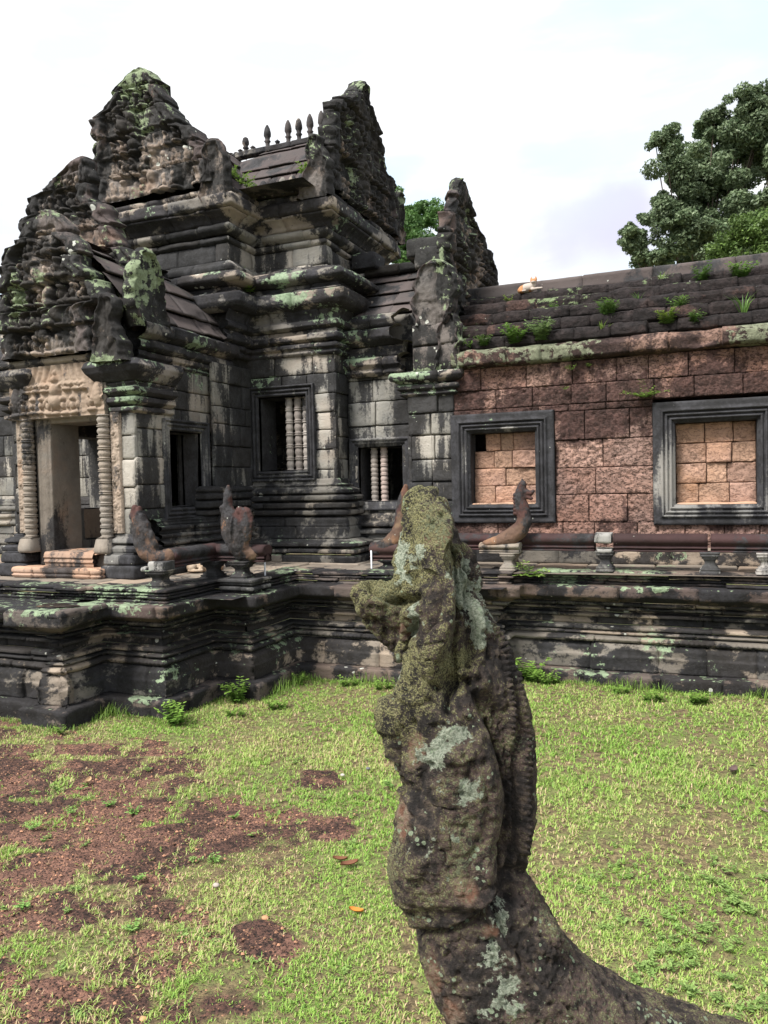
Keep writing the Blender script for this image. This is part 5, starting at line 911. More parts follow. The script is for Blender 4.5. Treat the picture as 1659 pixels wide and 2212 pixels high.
# ---- grass
def leafmat(name, rough=.55, trans=.25):
    m = bpy.data.materials.new(name); m.use_nodes = True; t = NT(m.node_tree); out = t.n('ShaderNodeOutputMaterial'); b = t.n('ShaderNodeBsdfPrincipled'); a = t.n('ShaderNodeAttribute', attribute_name='var')
    t.l(a.outputs['Color'], b.inputs['Base Color']); b.inputs['Roughness'].default_value = rough; b.inputs['Specular IOR Level'].default_value = .3
    tr = t.n('ShaderNodeBsdfTranslucent'); t.l(a.outputs['Color'], tr.inputs[0]); mx = t.n('ShaderNodeMixShader'); mx.inputs[0].default_value = trans; t.l(b.outputs[0], mx.inputs[1]); t.l(tr.outputs[0], mx.inputs[2]); t.l(mx.outputs[0], out.inputs[0]); return m
M['grass'] = leafmat('grass_blade'); M['leaf'] = leafmat('leaf', .5, .3)
def blades(X, Y, Zb, az, ln, wd, lean, col, r):
    """tapered bent blades: 5 verts, one quad and one tri"""
    n = len(X); dx, dy = np.cos(az), np.sin(az); px_, py_ = -dy, dx; h1 = ln*.55; s1 = np.sin(lean*.7)*h1; c1 = np.cos(lean*.7)*h1; s2 = s1+np.sin(lean*1.25)*ln*.45; c2 = c1+np.cos(lean*1.25)*ln*.45
    V = np.zeros((n, 5, 3)); b = np.stack([X, Y, Zb], -1)
    for i, (s_, c_, w_) in enumerate(((0, 0, .5), (0, 0, -.5), (s1, c1, -.42), (s1, c1, .42), (s2, c2, 0))):
        V[:, i] = b+np.stack([dx*s_+px_*w_*wd, dy*s_+py_*w_*wd, c_+0*X], -1)
    i0 = (np.arange(n)*5)[:, None]; Q = np.concatenate([i0+np.array([0, 1, 2, 3]), np.concatenate([i0+np.array([3, 2, 4]), -np.ones((n, 1), int)], 1)]); return V.reshape(-1, 3), Q, np.repeat(col, 5, 0)
r = np.random.default_rng(77); VV, QQ, CC, off = [], [], [], 0
def inside_terrace(x, y):
    o = np.zeros(len(x), bool)
    for (x0, x1, y0) in ((-12, -6.72, 6.12), (-6.72, -6.06, 5.98), (-6.06, -5.27, 6.62), (-5.27, -4.76, 7.58), (-4.76, -3.2, 8.6), (-3.2, -2.07, 9.02), (-2.07, 6, 9.26)): o |= (x >= x0) & (x < x1) & (y > y0)
    return o
for (dens, y0, y1, xa, xb, ls) in ((11000, 2.2, 4.6, -5.4, 2.6, 1.0), (7500, 4.6, 6.8, -8.2, 3.2, 1.15), (4600, 6.8, 9.4, -9.0, 4.2, 1.35)):
    n = int(dens*(y1-y0)*(xb-xa)); nt = n//5; X0 = r.uniform(xa, xb, nt); Y0 = r.uniform(y0, y1, nt)
    # view trapezoid
    D = X0*F_[0]+Y0*F_[1]; Sx = (X0*R_[0]+Y0*R_[1])/np.maximum(D, .1); k = (np.abs(Sx) < .78) & ~inside_terrace(X0, Y0); X0, Y0 = X0[k], Y0[k]; nt = len(X0)
    P0 = np.stack([X0, Y0, X0*0], -1); lmk = lat_mask(X0, Y0); thin = fbm(P0, 2.3, 3, 61); k = (r.random(nt) > np.clip(lmk*1.08-.04, 0, .95)) & (r.random(nt) < .42+.75*sm(thin+(fbm(P0, 9, 2, 62)-.5)*.3, .38, .58)) & (r.random(nt) < 1-.0*lmk)
    X0, Y0, P0, lmk, thin = X0[k], Y0[k], P0[k], lmk[k], thin[k]; nt = len(X0)
    dry = fbm(P0, 1.1, 3, 71)+.12*sm(-X0, .5, 3.5)-.07+lmk*.15+(fbm(P0, 5, 2, 72)-.5)*.25; tall = sm(fbm(P0, 1.6, 2, 83), .5, .7)
    X = np.repeat(X0, 5)+r.normal(0, .006, nt*5); Y = np.repeat(Y0, 5)+r.normal(0, .006, nt*5); n = nt*5; dr = np.repeat(dry, 5)+r.normal(0, .10, n)
    az = r.uniform(0, 2*math.pi, n); ln = r.uniform(.016, .038, n)*ls*(1+.5*np.repeat(tall, 5)); wd = r.uniform(.003, .0065, n)*ls; broad = r.random(n) < .13; wd[broad] *= 1.9; ln[broad] *= .7
    lean = np.radians(r.uniform(28, 82, n)); g = r.random((n, 1))
    green = np.array([.15, .30, .05])*(1-g)+np.array([.34, .50, .10])*g; straw = np.array([.44, .34, .19])*(1-g)+np.array([.60, .46, .29])*g; yel = np.array([.35, .47, .12])
    t1 = sm(dr, .42, .60)[:, None]; col = green*(1-t1)+yel*t1; st = (r.random(n) < .09+.30*sm(dr, .48, .72)); col[st] = straw[st]; dk = r.random(n) < .12; col[dk] *= .55
    Vb, Qb, Cb = blades(X, Y, gz(X, Y)-.002, az, ln, wd, lean, col, r); VV.append(Vb); QQ.append(np.where(Qb < 0, -1, Qb+off)); CC.append(Cb); off += len(Vb)
# taller fringe along the terrace foot
fr = []
for (ax, ay), (bx, by) in zip(TP[:-1], TP[1:]):
    L = math.hypot(bx-ax, by-ay); n = int(L*260); t = r.random(n); nx, ny = (by-ay)/L, -(bx-ax)/L; o_ = np.abs(r.normal(0, .09, n))+.005; fr.append(np.stack([ax+(bx-ax)*t+nx*o_, ay+(by-ay)*t+ny*o_], -1))
fr = np.concatenate(fr); fr = fr[(fr[:, 0] > -9) & (fr[:, 0] < 4.2) & ~inside_terrace(fr[:, 0], fr[:, 1])]; n = len(fr); g = r.random((n, 1)); k = fbm(np.stack([fr[:, 0], fr[:, 1], fr[:, 0]*0], -1), 1.5, 2, 5)
ln = r.uniform(.04, .12, n)*(.5+1.2*sm(k, .4, .65)); col = np.array([.10, .20, .03])*(1-g)+np.array([.20, .30, .06])*g
Vb, Qb, Cb = blades(fr[:, 0], fr[:, 1], gz(fr[:, 0], fr[:, 1]), r.uniform(0, 6.28, n), ln, r.uniform(.004, .009, n), np.radians(r.uniform(10, 60, n)), col, r); VV.append(Vb); QQ.append(np.where(Qb < 0, -1, Qb+off)); CC.append(Cb); off += len(Vb)
gr = make('lawn_grass', np.concatenate(VV), np.concatenate(QQ), np.concatenate(CC), M['grass'], None, False); tag(gr, 'short yellow green lawn grass with straw blades and bare red gaps', 'grass', kind='stuff')

# ================================================================ PLANTS
def leafcard(V, Q, C, c, d, up, ln, wd, col):
    d = d/np.linalg.norm(d); s_ = np.cross(d, up); s_ /= np.linalg.norm(s_)+1e-9; i = len(V)
    V += [c, c+d*ln*.35+s_*wd*.5, c+d*ln*.8+s_*wd*.32-up*ln*.05, c+d*ln-up*ln*.12, c+d*ln*.8-s_*wd*.32-up*ln*.05, c+d*ln*.35-s_*wd*.5]; Q += [(i, i+1, i+2, i+3), (i, i+3, i+4, i+5)]; C += [col]*6
def plant(loc, h, kind='bush', seed=0, n=None, sp=.6, base=(.10, .20, .035), tip=(.24, .36, .08), up=(0, 0, 1), lean=(0, 0, 0)):
    r = np.random.default_rng(seed+500); V, Q, C = [], [], []; loc = np.array(loc, float); ns = n or 7
    for s in range(ns):
        a = r.uniform(0, 6.28); d = np.array([math.cos(a)*sp*r.uniform(.2, 1), math.sin(a)*sp*r.uniform(.2, 1), 1.])+np.array(lean); d /= np.linalg.norm(d); H = h*r.uniform(.6, 1.05)
        if kind == 'grass':
            for q in range(1):
                col = tuple(np.array(base)*(1-r.random())+np.array(tip)*r.random()); p = loc+r.normal(0, .012, 3)*[1, 1, 0]; s_ = np.cross(d, Z); s_ /= np.linalg.norm(s_)+1e-9; w_ = .006+.004*r.random(); i = len(V)
                e = p+d*H*.55; f = p+d*H*.85+np.array([d[0], d[1], -.2])*H*.35; V += [p+s_*w_, p-s_*w_, e-s_*w_*.8, e+s_*w_*.8, f]; Q += [(i, i+1, i+2, i+3), (i+3, i+2, i+4, -1)]; C += [col]*5
            continue
        k = max(4, int(H/.02)) if kind == 'fern' else max(4, int(H/.028))
        w_ = .0025; s_ = np.cross(d, [1, 0, 0]); i = len(V); V += [loc+s_*w_, loc-s_*w_, loc+d*H-s_*w_*.4, loc+d*H+s_*w_*.4]; Q += [(i, i+1, i+2, i+3)]; C += [(.12, .13, .05)]*4
        for q in range(k):
            t = (q+1)/k; c = loc+d*H*t+np.array([d[0], d[1], -.5])*H*.25*t*t
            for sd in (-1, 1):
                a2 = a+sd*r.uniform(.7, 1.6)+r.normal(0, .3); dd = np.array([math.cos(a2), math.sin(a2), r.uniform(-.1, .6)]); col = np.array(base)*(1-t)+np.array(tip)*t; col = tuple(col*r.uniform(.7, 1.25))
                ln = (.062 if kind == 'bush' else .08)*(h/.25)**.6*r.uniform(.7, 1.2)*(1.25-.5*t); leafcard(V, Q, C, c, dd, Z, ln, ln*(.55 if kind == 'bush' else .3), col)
    Q = np.array([q if len(q) == 4 else (*q, -1) for q in Q]); return np.array(V), Q, np.array(C)
def put(name, specs, label, cat='plant', group=None):
    Vs, Qs, Cs, o = [], [], [], 0
    for sp_ in specs: V, Q, C = plant(**sp_); Vs.append(V); Qs.append(np.where(Q < 0, -1, Q+o)); Cs.append(C); o += len(V)
    ob = make(name, np.concatenate(Vs), np.concatenate(Qs), np.concatenate(Cs), M['leaf'], None, False); tag(ob, label, cat, group); return ob
def onroof(x, z):    # point on the stepped laterite roof
    t = np.interp(z, [4.31, 4.495, 4.68, 4.87, 5.06, 5.23], [0, .16, .35, .58, .86, 1.08]); return (x, 10.34+t-.02, z)
G1 = 'plants rooted in the gallery roof'
R_P = [((-2.34, 4.33), .22, 'bush', 12, 'bushy bright green plant above the eave, leftmost of the large roof plants'), ((-2.0, 4.34), .24, 'bush', 14, 'pale grey green bushy plant above the eave, beside the brightest bush'),
       ((-1.18, 4.60), .20, 'fern', 10, 'feathery fern in the middle of the roof, above the grass tufts'), ((-.32, 4.60), .16, 'fern', 7, 'small dark fern leaning out below the upper roof courses on the right'),
       ((-.45, 4.42), .16, 'fern', 8, 'light green fern low on the roof over the right window frame'), ((-.05, 5.05), .20, 'bush', 9, 'sprawling yellow green plant just under the ridge on the right'),
       ((.42, 5.02), .20, 'bush', 10, 'leafy green plant under the ridge nearest the right edge of the photo'), ((-.55, 5.08), .20, 'grass', 9, 'thin long bladed grass tuft below the ridge'),
       ((-.82, 4.80), .16, 'grass', 10, 'arching grass tuft among the dark upper roof courses'), ((.42, 4.42), .30, 'grass', 14, 'long arching grass tuft above the eave at the right edge'),
       ((-1.22, 4.36), .17, 'grass', 16, 'short pale grass tuft on the eave under the middle fern'), ((-2.78, 4.34), .13, 'bush', 8, 'dark green clump at the eave close to the stone gable'),
       ((-1.92, 4.82), .11, 'bush', 4, 'small pale sprig halfway up the roof right of the cat'), ((-2.62, 5.04), .12, 'bush', 5, 'small bright sprig in the joint left below the cat'),
       ((-.12, 4.38), .15, 'bush', 8, 'low green mat of leaves along the eave right of the light fern'), ((-3.0, 4.33), .1, 'bush', 6, 'dark tuft in the corner where roof meets gable')]
for i, ((x, z), h, kd, n, lab) in enumerate(R_P):
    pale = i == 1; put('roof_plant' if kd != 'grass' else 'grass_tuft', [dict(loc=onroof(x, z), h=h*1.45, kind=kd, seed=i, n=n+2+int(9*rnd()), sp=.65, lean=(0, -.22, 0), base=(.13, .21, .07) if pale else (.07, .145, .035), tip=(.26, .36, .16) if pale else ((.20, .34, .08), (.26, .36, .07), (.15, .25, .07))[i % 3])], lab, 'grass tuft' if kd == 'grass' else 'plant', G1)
G2 = 'plants rooted in wall joints'
for i, (loc, h, kd, n, lab) in enumerate((((-.72, 10.30, 3.52), .26, 'bush', 9, 'hanging leafy plant at the upper left corner of the right gallery window frame'), ((-1.62, 10.30, 3.92), .12, 'bush', 5, 'tiny yellow green sprig on the laterite wall just under the eave'),
        ((-1.40, 10.31, 3.96), .08, 'bush', 4, 'tiny dark sprig right of the yellow sprig under the eave'), ((-1.70, 10.30, 3.68), .08, 'bush', 4, 'small sprig one block below the yellow sprig on the laterite wall'),
        ((-5.42, 10.36, 7.05), .28, 'bush', 8, 'leafy creeper where the tower roof meets the front acroterion'), ((-6.35, 9.9, 5.62), .16, 'bush', 6, 'bright green sprig on the cornice behind the porch roof'), ((-6.15, 9.88, 5.35), .2, 'bush', 7, 'trailing yellow green sprig hanging under the cornice behind the porch'),
        ((-1.96, 9.28, 1.36), .26, 'bush', 9, 'dark leafy plant growing out of the terrace rim below the right naga head'))):
    put('wall_plant', [dict(loc=loc, h=h, kind=kd, seed=40+i, n=n, sp=1.1, lean=(0, -.5, -.6 if i in (0, 7) else 0))], lab, 'plant', G2)
put('wall_plant', [dict(loc=(-6.62+.12*j, 10.28, 7.25-.10*j), h=.2, kind='bush', seed=60+j, n=7, sp=1.2, lean=(0, -.5, -.2)) for j in range(4)], 'mass of small bright leaves hanging in the valley left of the tower roof', 'plant', G2)
G3 = 'plants at the terrace foot'
for i, (x, y, h, n, lab) in enumerate(((-5.08, 6.5, .30, 9, 'tallest leafy plant at the terrace foot, by the second stepped corner'), (-4.72, 6.95, .14, 7, 'low leafy plant right of the tallest one at the terrace foot'), (-4.95, 7.42, .36, 9, 'dark upright creeper in the stepped corner of the terrace'),
        (-4.45, 7.35, .16, 8, 'light green weed in front of the third stepped corner'), (-4.62, 8.3, .20, 5, 'thin sprig on the base step near the inner corner'), (-4.05, 8.4, .15, 9, 'leafy weed at the inner corner of the terrace'), (-3.6, 8.35, .14, 9, 'leafy weed between the inner corner and the big naga'),
        (-6.02, 5.88, .14, 5, 'small weed on the front pier base step'), (-1.95, 9.12, .36, 10, 'leafy plant climbing the base right of the big naga'), (-1.75, 9.05, .22, 9, 'bushy weed on the grass right of the big naga'), (-.6, 8.75, .16, 12, 'spreading light green weed patch below the right window'), (-.15, 8.8, .18, 12, 'spreading light green weed patch nearest the right edge'), (-.95, 8.95, .12, 8, 'low weed patch left of the spreading ones'))):
    put('weed', [dict(loc=(x+.10*j, y+.06*(j % 2), float(gz(np.array([x]), np.array([y]))[0])), h=h*(1-.2*j), kind='bush', seed=80+i*3+j, n=n, sp=.8, base=(.09, .19, .03), tip=(.22, .36, .07)) for j in range(2 if i in (1, 3, 5, 6, 9, 10, 11, 12) else 1)], lab, 'weed', G3)
G4 = 'seedlings on the bare laterite patch'
for i, (X_, Y_, h, lab) in enumerate(((290, 1757, .09, 'leafy seedling on the upper part of the bare patch'), (240, 1740, .08, 'upright seedling just left of the leafy one on the bare patch'), (70, 1790, .08, 'seedling at the left end of the bare patch'), (300, 1900, .05, 'small seedling in the middle of the bare patch'), (155, 1756, .07, 'bright seedling on the left part of the patch'), (505, 1765, .06, 'seedling at the grassy far edge of the patch'), (460, 1860, .06, 'seedling near the right edge of the patch'), (285, 2010, .07, 'thin seedling on the lower dark slab'), (840, 1700, .08, 'weed in the lawn left of the big naga'), (50, 1960, .07, 'seedling by the lower left edge'))):
    d = F_+R_*(X_-829.5)/FPX-U_*(Y_-1106)/FPX; t = (.09-EYE[2])/d[2]; p = EYE+d*t
    put('seedling', [dict(loc=(p[0], p[1], .085), h=h, kind='bush', seed=130+i, n=5, sp=1.2, base=(.12, .26, .05), tip=(.26, .42, .12))], lab, 'seedling', G4)
# broad-leaved weeds, lower right
r = np.random.default_rng(9); wl = []
for i in range(150):
    X_, Y_ = (r.uniform(1250, 1659), r.uniform(1850, 2212)) if i < 85 else (r.uniform(0, 1659), r.uniform(1500, 2212)); d = F_+R_*(X_-829.5)/FPX-U_*(Y_-1106)/FPX; t = (.09-EYE[2])/d[2]; p = EYE+d*t
    wl.append(dict(loc=(p[0], p[1], .08), h=r.uniform(.035, .07), kind='bush', seed=900+i, n=3, sp=1.6, base=(.15, .26, .06), tip=(.25, .36, .11)))
o_ = put('clover_cover', wl, 'low broad leaved green ground cover mixed into the lawn', 'ground cover'); o_['kind'] = 'stuff'
# fallen leaves and small stones
lf, lt_, lb_ = new_mat('dry_leaf'); la_ = lt_.n('ShaderNodeAttribute', attribute_name='var'); lt_.l(la_.outputs['Color'], lb_.inputs['Base Color'])
def gp_(X_, Y_, z=.095):
    d = F_+R_*(X_-829.5)/FPX-U_*(Y_-1106)/FPX; t = (z-EYE[2])/d[2]; return EYE+d*t
for i, (X_, Y_, s, col, lab) in enumerate(((770, 1973, .045, (.45, .17, .03), 'orange fallen leaf on the grass left of the big naga'), (1584, 1668, .07, (.12, .08, .075), 'curled grey brown dead leaf on the lawn near the right edge'), (1655, 1758, .05, (.12, .09, .07), 'small brown leaf cut by the right edge of the photo'), (755, 1872, .06, (.16, .07, .04), 'brown dead leaf close to the base of the big naga'), (190, 1692, .06, (.38, .26, .15), 'tan leaf on the far side of the bare patch'), (735, 1861, .05, (.14, .06, .03), 'dark curled leaf left of the big naga body'))):
    c = gp_(X_, Y_); us = np.linspace(-1, 1, 9); vs = np.linspace(-1, 1, 7); uu, vv = np.meshgrid(us, vs, indexing='ij'); wdt = np.sqrt(np.clip(1-uu**2, .0, 1))*.42; a = i*1.3
    lx, ly, lz = uu*s, vv*wdt*s, (vv**2*.35+uu**2*.2)*s*.8; Pq = np.stack([c[0]+lx*math.cos(a)-ly*math.sin(a), c[1]+lx*math.sin(a)+ly*math.cos(a), c[2]+lz+.012], -1)
    m_ = MB(); m_.grid(Pq, col); tag(m_.build('fallen_leaf', lf), lab, 'leaf', 'dead leaves on the lawn')
for i, (X_, Y_, s, col, lab) in enumerate(((573, 1983, .022, (.42, .22, .12), 'orange pebble on the right side of the bare patch'), (310, 2202, .02, (.5, .25, .14), 'orange pebble at the lower edge of the photo'), (467, 1912, .022, (.35, .3, .27), 'pale pebble near the right edge of the bare patch'), (795, 1660, .02, (.12, .12, .13), 'grey pebble in the grass'), (740, 1674, .02, (.4, .38, .33), 'pale pebble in the straw'), (1398, 1487, .03, (.5, .36, .28), 'pinkish stone in the grass at the terrace foot'))):
    c = gp_(X_, Y_); m_ = MB(); ovoid(m_, (c[0], c[1], c[2]), (s, s*.8, s*.6), col=col); tag(m_.build('pebble', lf), lab, 'pebble', 'small stones on the ground')
# round pale leaf at terrace foot
c = gp_(1386, 1482, .12); m_ = MB(); t = np.linspace(0, 2*math.pi, 16, endpoint=False); m_.raw(np.vstack([np.stack([c[0]+.045*np.cos(t), c[1]+0*t-.01+.02*np.cos(t*2), c[2]+.045+.045*np.sin(t)], -1), [c+[0, 0, .045]]]), [(i, (i+1) % 16, 16) for i in range(16)], (.30, .42, .27)); tag(m_.build('round_leaf', lf), 'round pale green leaf upright in the grass at the terrace foot', 'leaf')

# ================================================================ TREES
bark, bt_, bb_ = new_mat('bark'); bg_ = bt_.n('ShaderNodeNewGeometry'); bb_.inputs['Base Color'].default_value = (.09, .07, .055, 1)
def tree(name, dist, blobs, label, base, tip, lsz, dens, seed, trunkx, droop=0):
    r = np.random.default_rng(seed); pts = []
    for (X_, Y_, rr) in blobs:
        d = F_+R_*(X_-829.5)/FPX-U_*(Y_-1106)/FPX; pts.append((EYE+d*dist+F_*r.uniform(-1, 1)*rr*dist/FPX*1.2, rr*dist/FPX))
    d = F_+R_*(trunkx-829.5)/FPX; base_p = EYE+d*dist; base_p[2] = 0; t = thing(name, tuple(base_p), label, 'tree')
    VV, CC = [], []
    for c, rr in pts:
        ns = 14; subs = c+r.normal(0, 1, (ns, 3))*rr*.42; n = int(dens*rr**2/ns)+8
        for s_ in subs:
            sr = rr*r.uniform(.32, .55); u = r.normal(0, 1, (n, 3)); u /= np.linalg.norm(u, axis=1, keepdims=True); u[:, 2] = u[:, 2]*.75+.12; p = s_+u*sr*r.uniform(.55, 1.05, (n, 1))
            nn = u*.6+r.normal(0, .6, (n, 3))+[0, 0, .5]; nn /= np.linalg.norm(nn, axis=1, keepdims=True); a = np.cross(nn, r.normal(0, 1, (n, 3))); a /= np.linalg.norm(a, axis=1, keepdims=True); b = np.cross(nn, a); s = lsz*r.uniform(.6, 1.25, (n, 1))
            q = np.stack([p-a*s, p+b*s*.45, p+a*s, p-b*s*.45], 1); VV.append(q.reshape(-1, 3)); g = r.random((n, 1)); shade = r.uniform(.75, 1.25)
            CC.append(np.repeat((np.array(base)*(1-g)+np.array(tip)*g)*shade, 4, 0))
    V = np.concatenate(VV); C = np.concatenate(CC); n = len(V)//4; Q = np.arange(n*4).reshape(n, 4); make('crown', V, Q, C, M['leaf'], t, False)
    m = MB(); cm_ = np.mean([c for c, _ in pts], 0)
    def limb(a, b, r0, r1, k=7):
        a, b = np.array(a), np.array(b); G = []; dd = (b-a)/np.linalg.norm(b-a); s1 = np.cross(dd, [.3, .9, .1]); s1 /= np.linalg.norm(s1); s2 = np.cross(dd, s1)
        for i in range(9):
            tt = i/8; c = a+(b-a)*tt+s1*math.sin(tt*3.1)*np.linalg.norm(b-a)*.06; rr_ = r0+(r1-r0)*tt; G.append([c+(s1*math.cos(q)+s2*math.sin(q))*rr_ for q in np.linspace(0, 2*math.pi, k, endpoint=False)])
        m.grid(G, (.5, .5, 0), wrap=True)
    fork = base_p+(cm_-base_p)*.55; fork[2] = max(.45*cm_[2], 2); limb(base_p, fork, .03*dist/3, .02*dist/3)
    for c, rr in pts: limb(fork, c, .0045*dist/3, .0018*dist/3)
    m.build('trunk', bark, t); return t
tree('broadleaf_tree', 34, [(1372, 500, 26), (1362, 520, 20), (1418, 310, 24), (1540, 262, 28), (1610, 240, 28), (1655, 230, 30), (1385, 520, 36), (1425, 490, 44), (1470, 530, 50), (1400, 555, 30), (1520, 540, 55), (1432, 330, 38), (1460, 400, 52), (1500, 350, 42), (1440, 440, 34), (1520, 440, 58), (1540, 390, 44), (1500, 480, 44), (1545, 262, 38), (1590, 252, 40), (1570, 300, 52), (1620, 305, 56), (1600, 380, 60), (1655, 350, 66), (1645, 258, 46), (1672, 235, 40), (1580, 470, 60), (1650, 450, 64), (1720, 300, 90), (1740, 450, 90), (1620, 540, 55), (1430, 560, 34), (1560, 560, 40)],
     'large dark green broadleaf tree rising behind the right end of the gallery roof', (.065, .105, .05), (.22, .28, .16), .095, 6000, 5, 1640)
tree('feathery_tree', 24, [(1560, 545, 34), (1600, 520, 40), (1640, 495, 46), (1650, 540, 46), (1590, 565, 36), (1545, 575, 26), (1700, 520, 60), (1640, 570, 40)], 'lighter yellow green feathery tree low in front of the large dark tree', (.06, .11, .025), (.15, .23, .06), .06, 7000, 6, 1660)
tree('bushy_tree', 26, [(862, 420, 16), (880, 455, 20), (912, 445, 30), (935, 480, 32), (900, 490, 36), (940, 520, 32), (905, 540, 36), (875, 520, 26), (935, 560, 28), (885, 565, 26), (862, 560, 20)], 'fresh green bushy tree between the tower and the gable of the right wing', (.045, .11, .03), (.12, .22, .06), .06, 9000, 7, 905)
# ================================================================ FOREGROUND NAGA
DN = 1.75
def npx(x, y, b=0.):
    """sculpture space: x, y in the drawing grid, b = metres towards the viewer"""
    x, y, b = np.broadcast_arrays(np.asarray(x, float), np.asarray(y, float), np.asarray(b, float))
    dirs = F_+R_*((x-829.5)/FPX)[..., None]-U_*((y-1106)/FPX)[..., None]
    return EYE+dirs*DN-F_*b[..., None]
LV = [ # y, left, right, depth(px)
 (1062, 905, 945, 14), (1068, 893, 958, 30), (1085, 882, 972, 48), (1110, 880, 980, 60), (1160, 876, 998, 78), (1200, 864, 1014, 90), (1235, 850, 1028, 100), (1262, 842, 1036, 108), (1290, 856, 1048, 112), (1325, 876, 1066, 112), (1360, 882, 1084, 112),
 (1400, 884, 1102, 116), (1450, 866, 1122, 122), (1490, 843, 1138, 128), (1520, 834, 1143, 132), (1560, 831, 1147, 134), (1600, 842, 1151, 134), (1640, 866, 1154, 132), (1685, 886, 1157, 128), (1720, 874, 1159, 128), (1760, 864, 1158, 128), (1810, 858, 1148, 128), (1850, 857, 1137, 126), (1880, 863, 1140, 124), (1920, 872, 1161, 124), (1960, 879, 1186, 126), (2000, 890, 1210, 128), (2060, 902, 1252, 132), (2110, 922, 1312, 136), (2160, 940, 1400, 138), (2212, 968, 1540, 140), (2270, 985, 1720, 140), (2330, 990, 1900, 140), (2420, 990, 2000, 140), (2500, 990, 2010, 140)]
ys = np.arange(1062, 2500, 9.); LVa = np.array(LV, float); LVa[:, 1] += 9*((LVa[:, 0] > 1470) & (LVa[:, 0] < 2020)); Lx = np.interp(ys, LVa[:, 0], LVa[:, 1]); Rx = np.interp(ys, LVa[:, 0], LVa[:, 2]); Dp = np.interp(ys, LVa[:, 0], LVa[:, 3])/960.
th = np.linspace(0, 2*math.pi, 64, endpoint=False); ca, sa = np.cos(th), np.sin(th)
ex = np.sign(ca)*np.abs(ca)**.8; ez = np.sign(sa)*np.abs(sa)**.85
X = (Lx+Rx)[:, None]/2+((Rx-Lx)/2)[:, None]*ex[None]; B = Dp[:, None]*ez[None]
mbn = MB(); G = npx(X, np.repeat(ys[:, None], 64, 1), B); mbn.grid(G, (.5, .5, 0), wrap=True)
for e in (0, -1): q = len(G[e]); mbn.raw(np.vstack([G[e], G[e].mean(0)]), [(i, (i+1) % q, q) for i in range(q)])
def nb2(x, y, rpx, b=0., ry=None, rb=None):
    p = npx(x, y, b); r0 = rpx/960.; ovoid(mbn, p, (r0, rb or r0, (ry or rpx)/960.), n=18, m=12)
# jaw thrust out to the left, its tip turned up
for (x, y, r_, b) in ((925, 1345, 66, .0), (905, 1335, 62, .01), (880, 1322, 58, .01), (855, 1310, 54, .01), (832, 1300, 48, .01), (812, 1292, 44, .01), (797, 1284, 36, .01), (787, 1277, 27, .01), (781, 1273, 20, .01), (795, 1275, 18, .01), (800, 1310, 32, .01), (818, 1335, 36, .0), (838, 1352, 38, .0), (858, 1370, 38, .0), (878, 1385, 38, .0), (898, 1392, 40, .0)): nb2(x, y, r_, b, rb=.05 if r_ < 40 else .065)
# hood bulges: second and third heads, side lobes
for (x, y, r_, ry, b) in ((1085, 1440, 34, 60, .0), (1000, 1450, 60, 80, .09), (888, 1560, 38, 76, .04), (948, 1780, 58, 140, .07), (1110, 1650, 46, 190, .03), (1000, 1950, 66, 50, .07), (915, 1290, 44, 66, .07), (980, 1250, 60, 90, .05), (1120, 1990, 90, 60, .06)): nb2(x, y, r_, b, ry=ry, rb=.06)
V, Q, Nn = remesh(mbn, .0045, 4)
d = V-EYE; zc = d@F_; xs_ = 829.5+FPX*(d@R_)/zc; ys_ = 1106-FPX*(d@U_)/zc; front = sm(-(Nn@F_), -.15, .25)
def pl(pts, off=0.):
    """signed distance in px to a polyline (positive = right side), plus along-length"""
    best = np.full(len(V), 1e9); sg = np.zeros(len(V)); al = np.zeros(len(V)); acc = 0
    for (x0, y0), (x1, y1) in zip(pts[:-1], pts[1:]):
        L = math.hypot(x1-x0, y1-y0); ux, uy = (x1-x0)/L, (y1-y0)/L; px_, py_ = xs_-x0, ys_-y0; t = np.clip(px_*ux+py_*uy, 0, L); dx, dy = px_-ux*t, py_-uy*t; dd = np.hypot(dx, dy); m = dd < best
        best[m] = dd[m]; sg[m] = np.sign(dx*uy-dy*ux+1e-9)[m]; al[m] = (acc+t)[m]; acc += L
    return best, best*sg, al
h = np.zeros(len(V))
def groove(pts, w_, dep):
    global h; b, s, a = pl(pts); h -= dep*np.exp(-(b/w_)**2)
def ridge(pts, w_, hh):
    global h; b, s, a = pl(pts); h += hh*np.sqrt(np.clip(1-(b/w_)**2, 0, 1))
def beads(pts, sp, r_, hh):
    global h; b, s, a = pl(pts); q = a-np.round(a/sp)*sp; h += hh*np.sqrt(np.clip(1-(b**2+q**2)/r_**2, 0, 1)); h -= hh*.35*np.exp(-(b/(r_*1.6))**2)
crest = [(948, 1072), (966, 1130), (970, 1200), (976, 1260), (982, 1330), (970, 1400), (958, 1470), (962, 1540), (985, 1600)]
b, s, a = pl(crest); b_cr, s_cr = b, s; y_in = sm(ys_, 1560, 1480)
h += (.016*sm(s, 6, -10)-.016*sm(s, -6, 10)+.012*sm(s, 14, 90))*y_in*(b < 110)
ridge([(932, 1120), (940, 1240), (948, 1330), (925, 1420), (905, 1490)], 34, .020)
groove([(x+7, y) for x, y in crest[:-1]], 6, .022); groove([(900, 1340), (892, 1400), (872, 1470), (850, 1500)], 9, .02)
groove([(806, 1258), (835, 1286), (870, 1302), (905, 1292)], 11, .034)      # mouth line
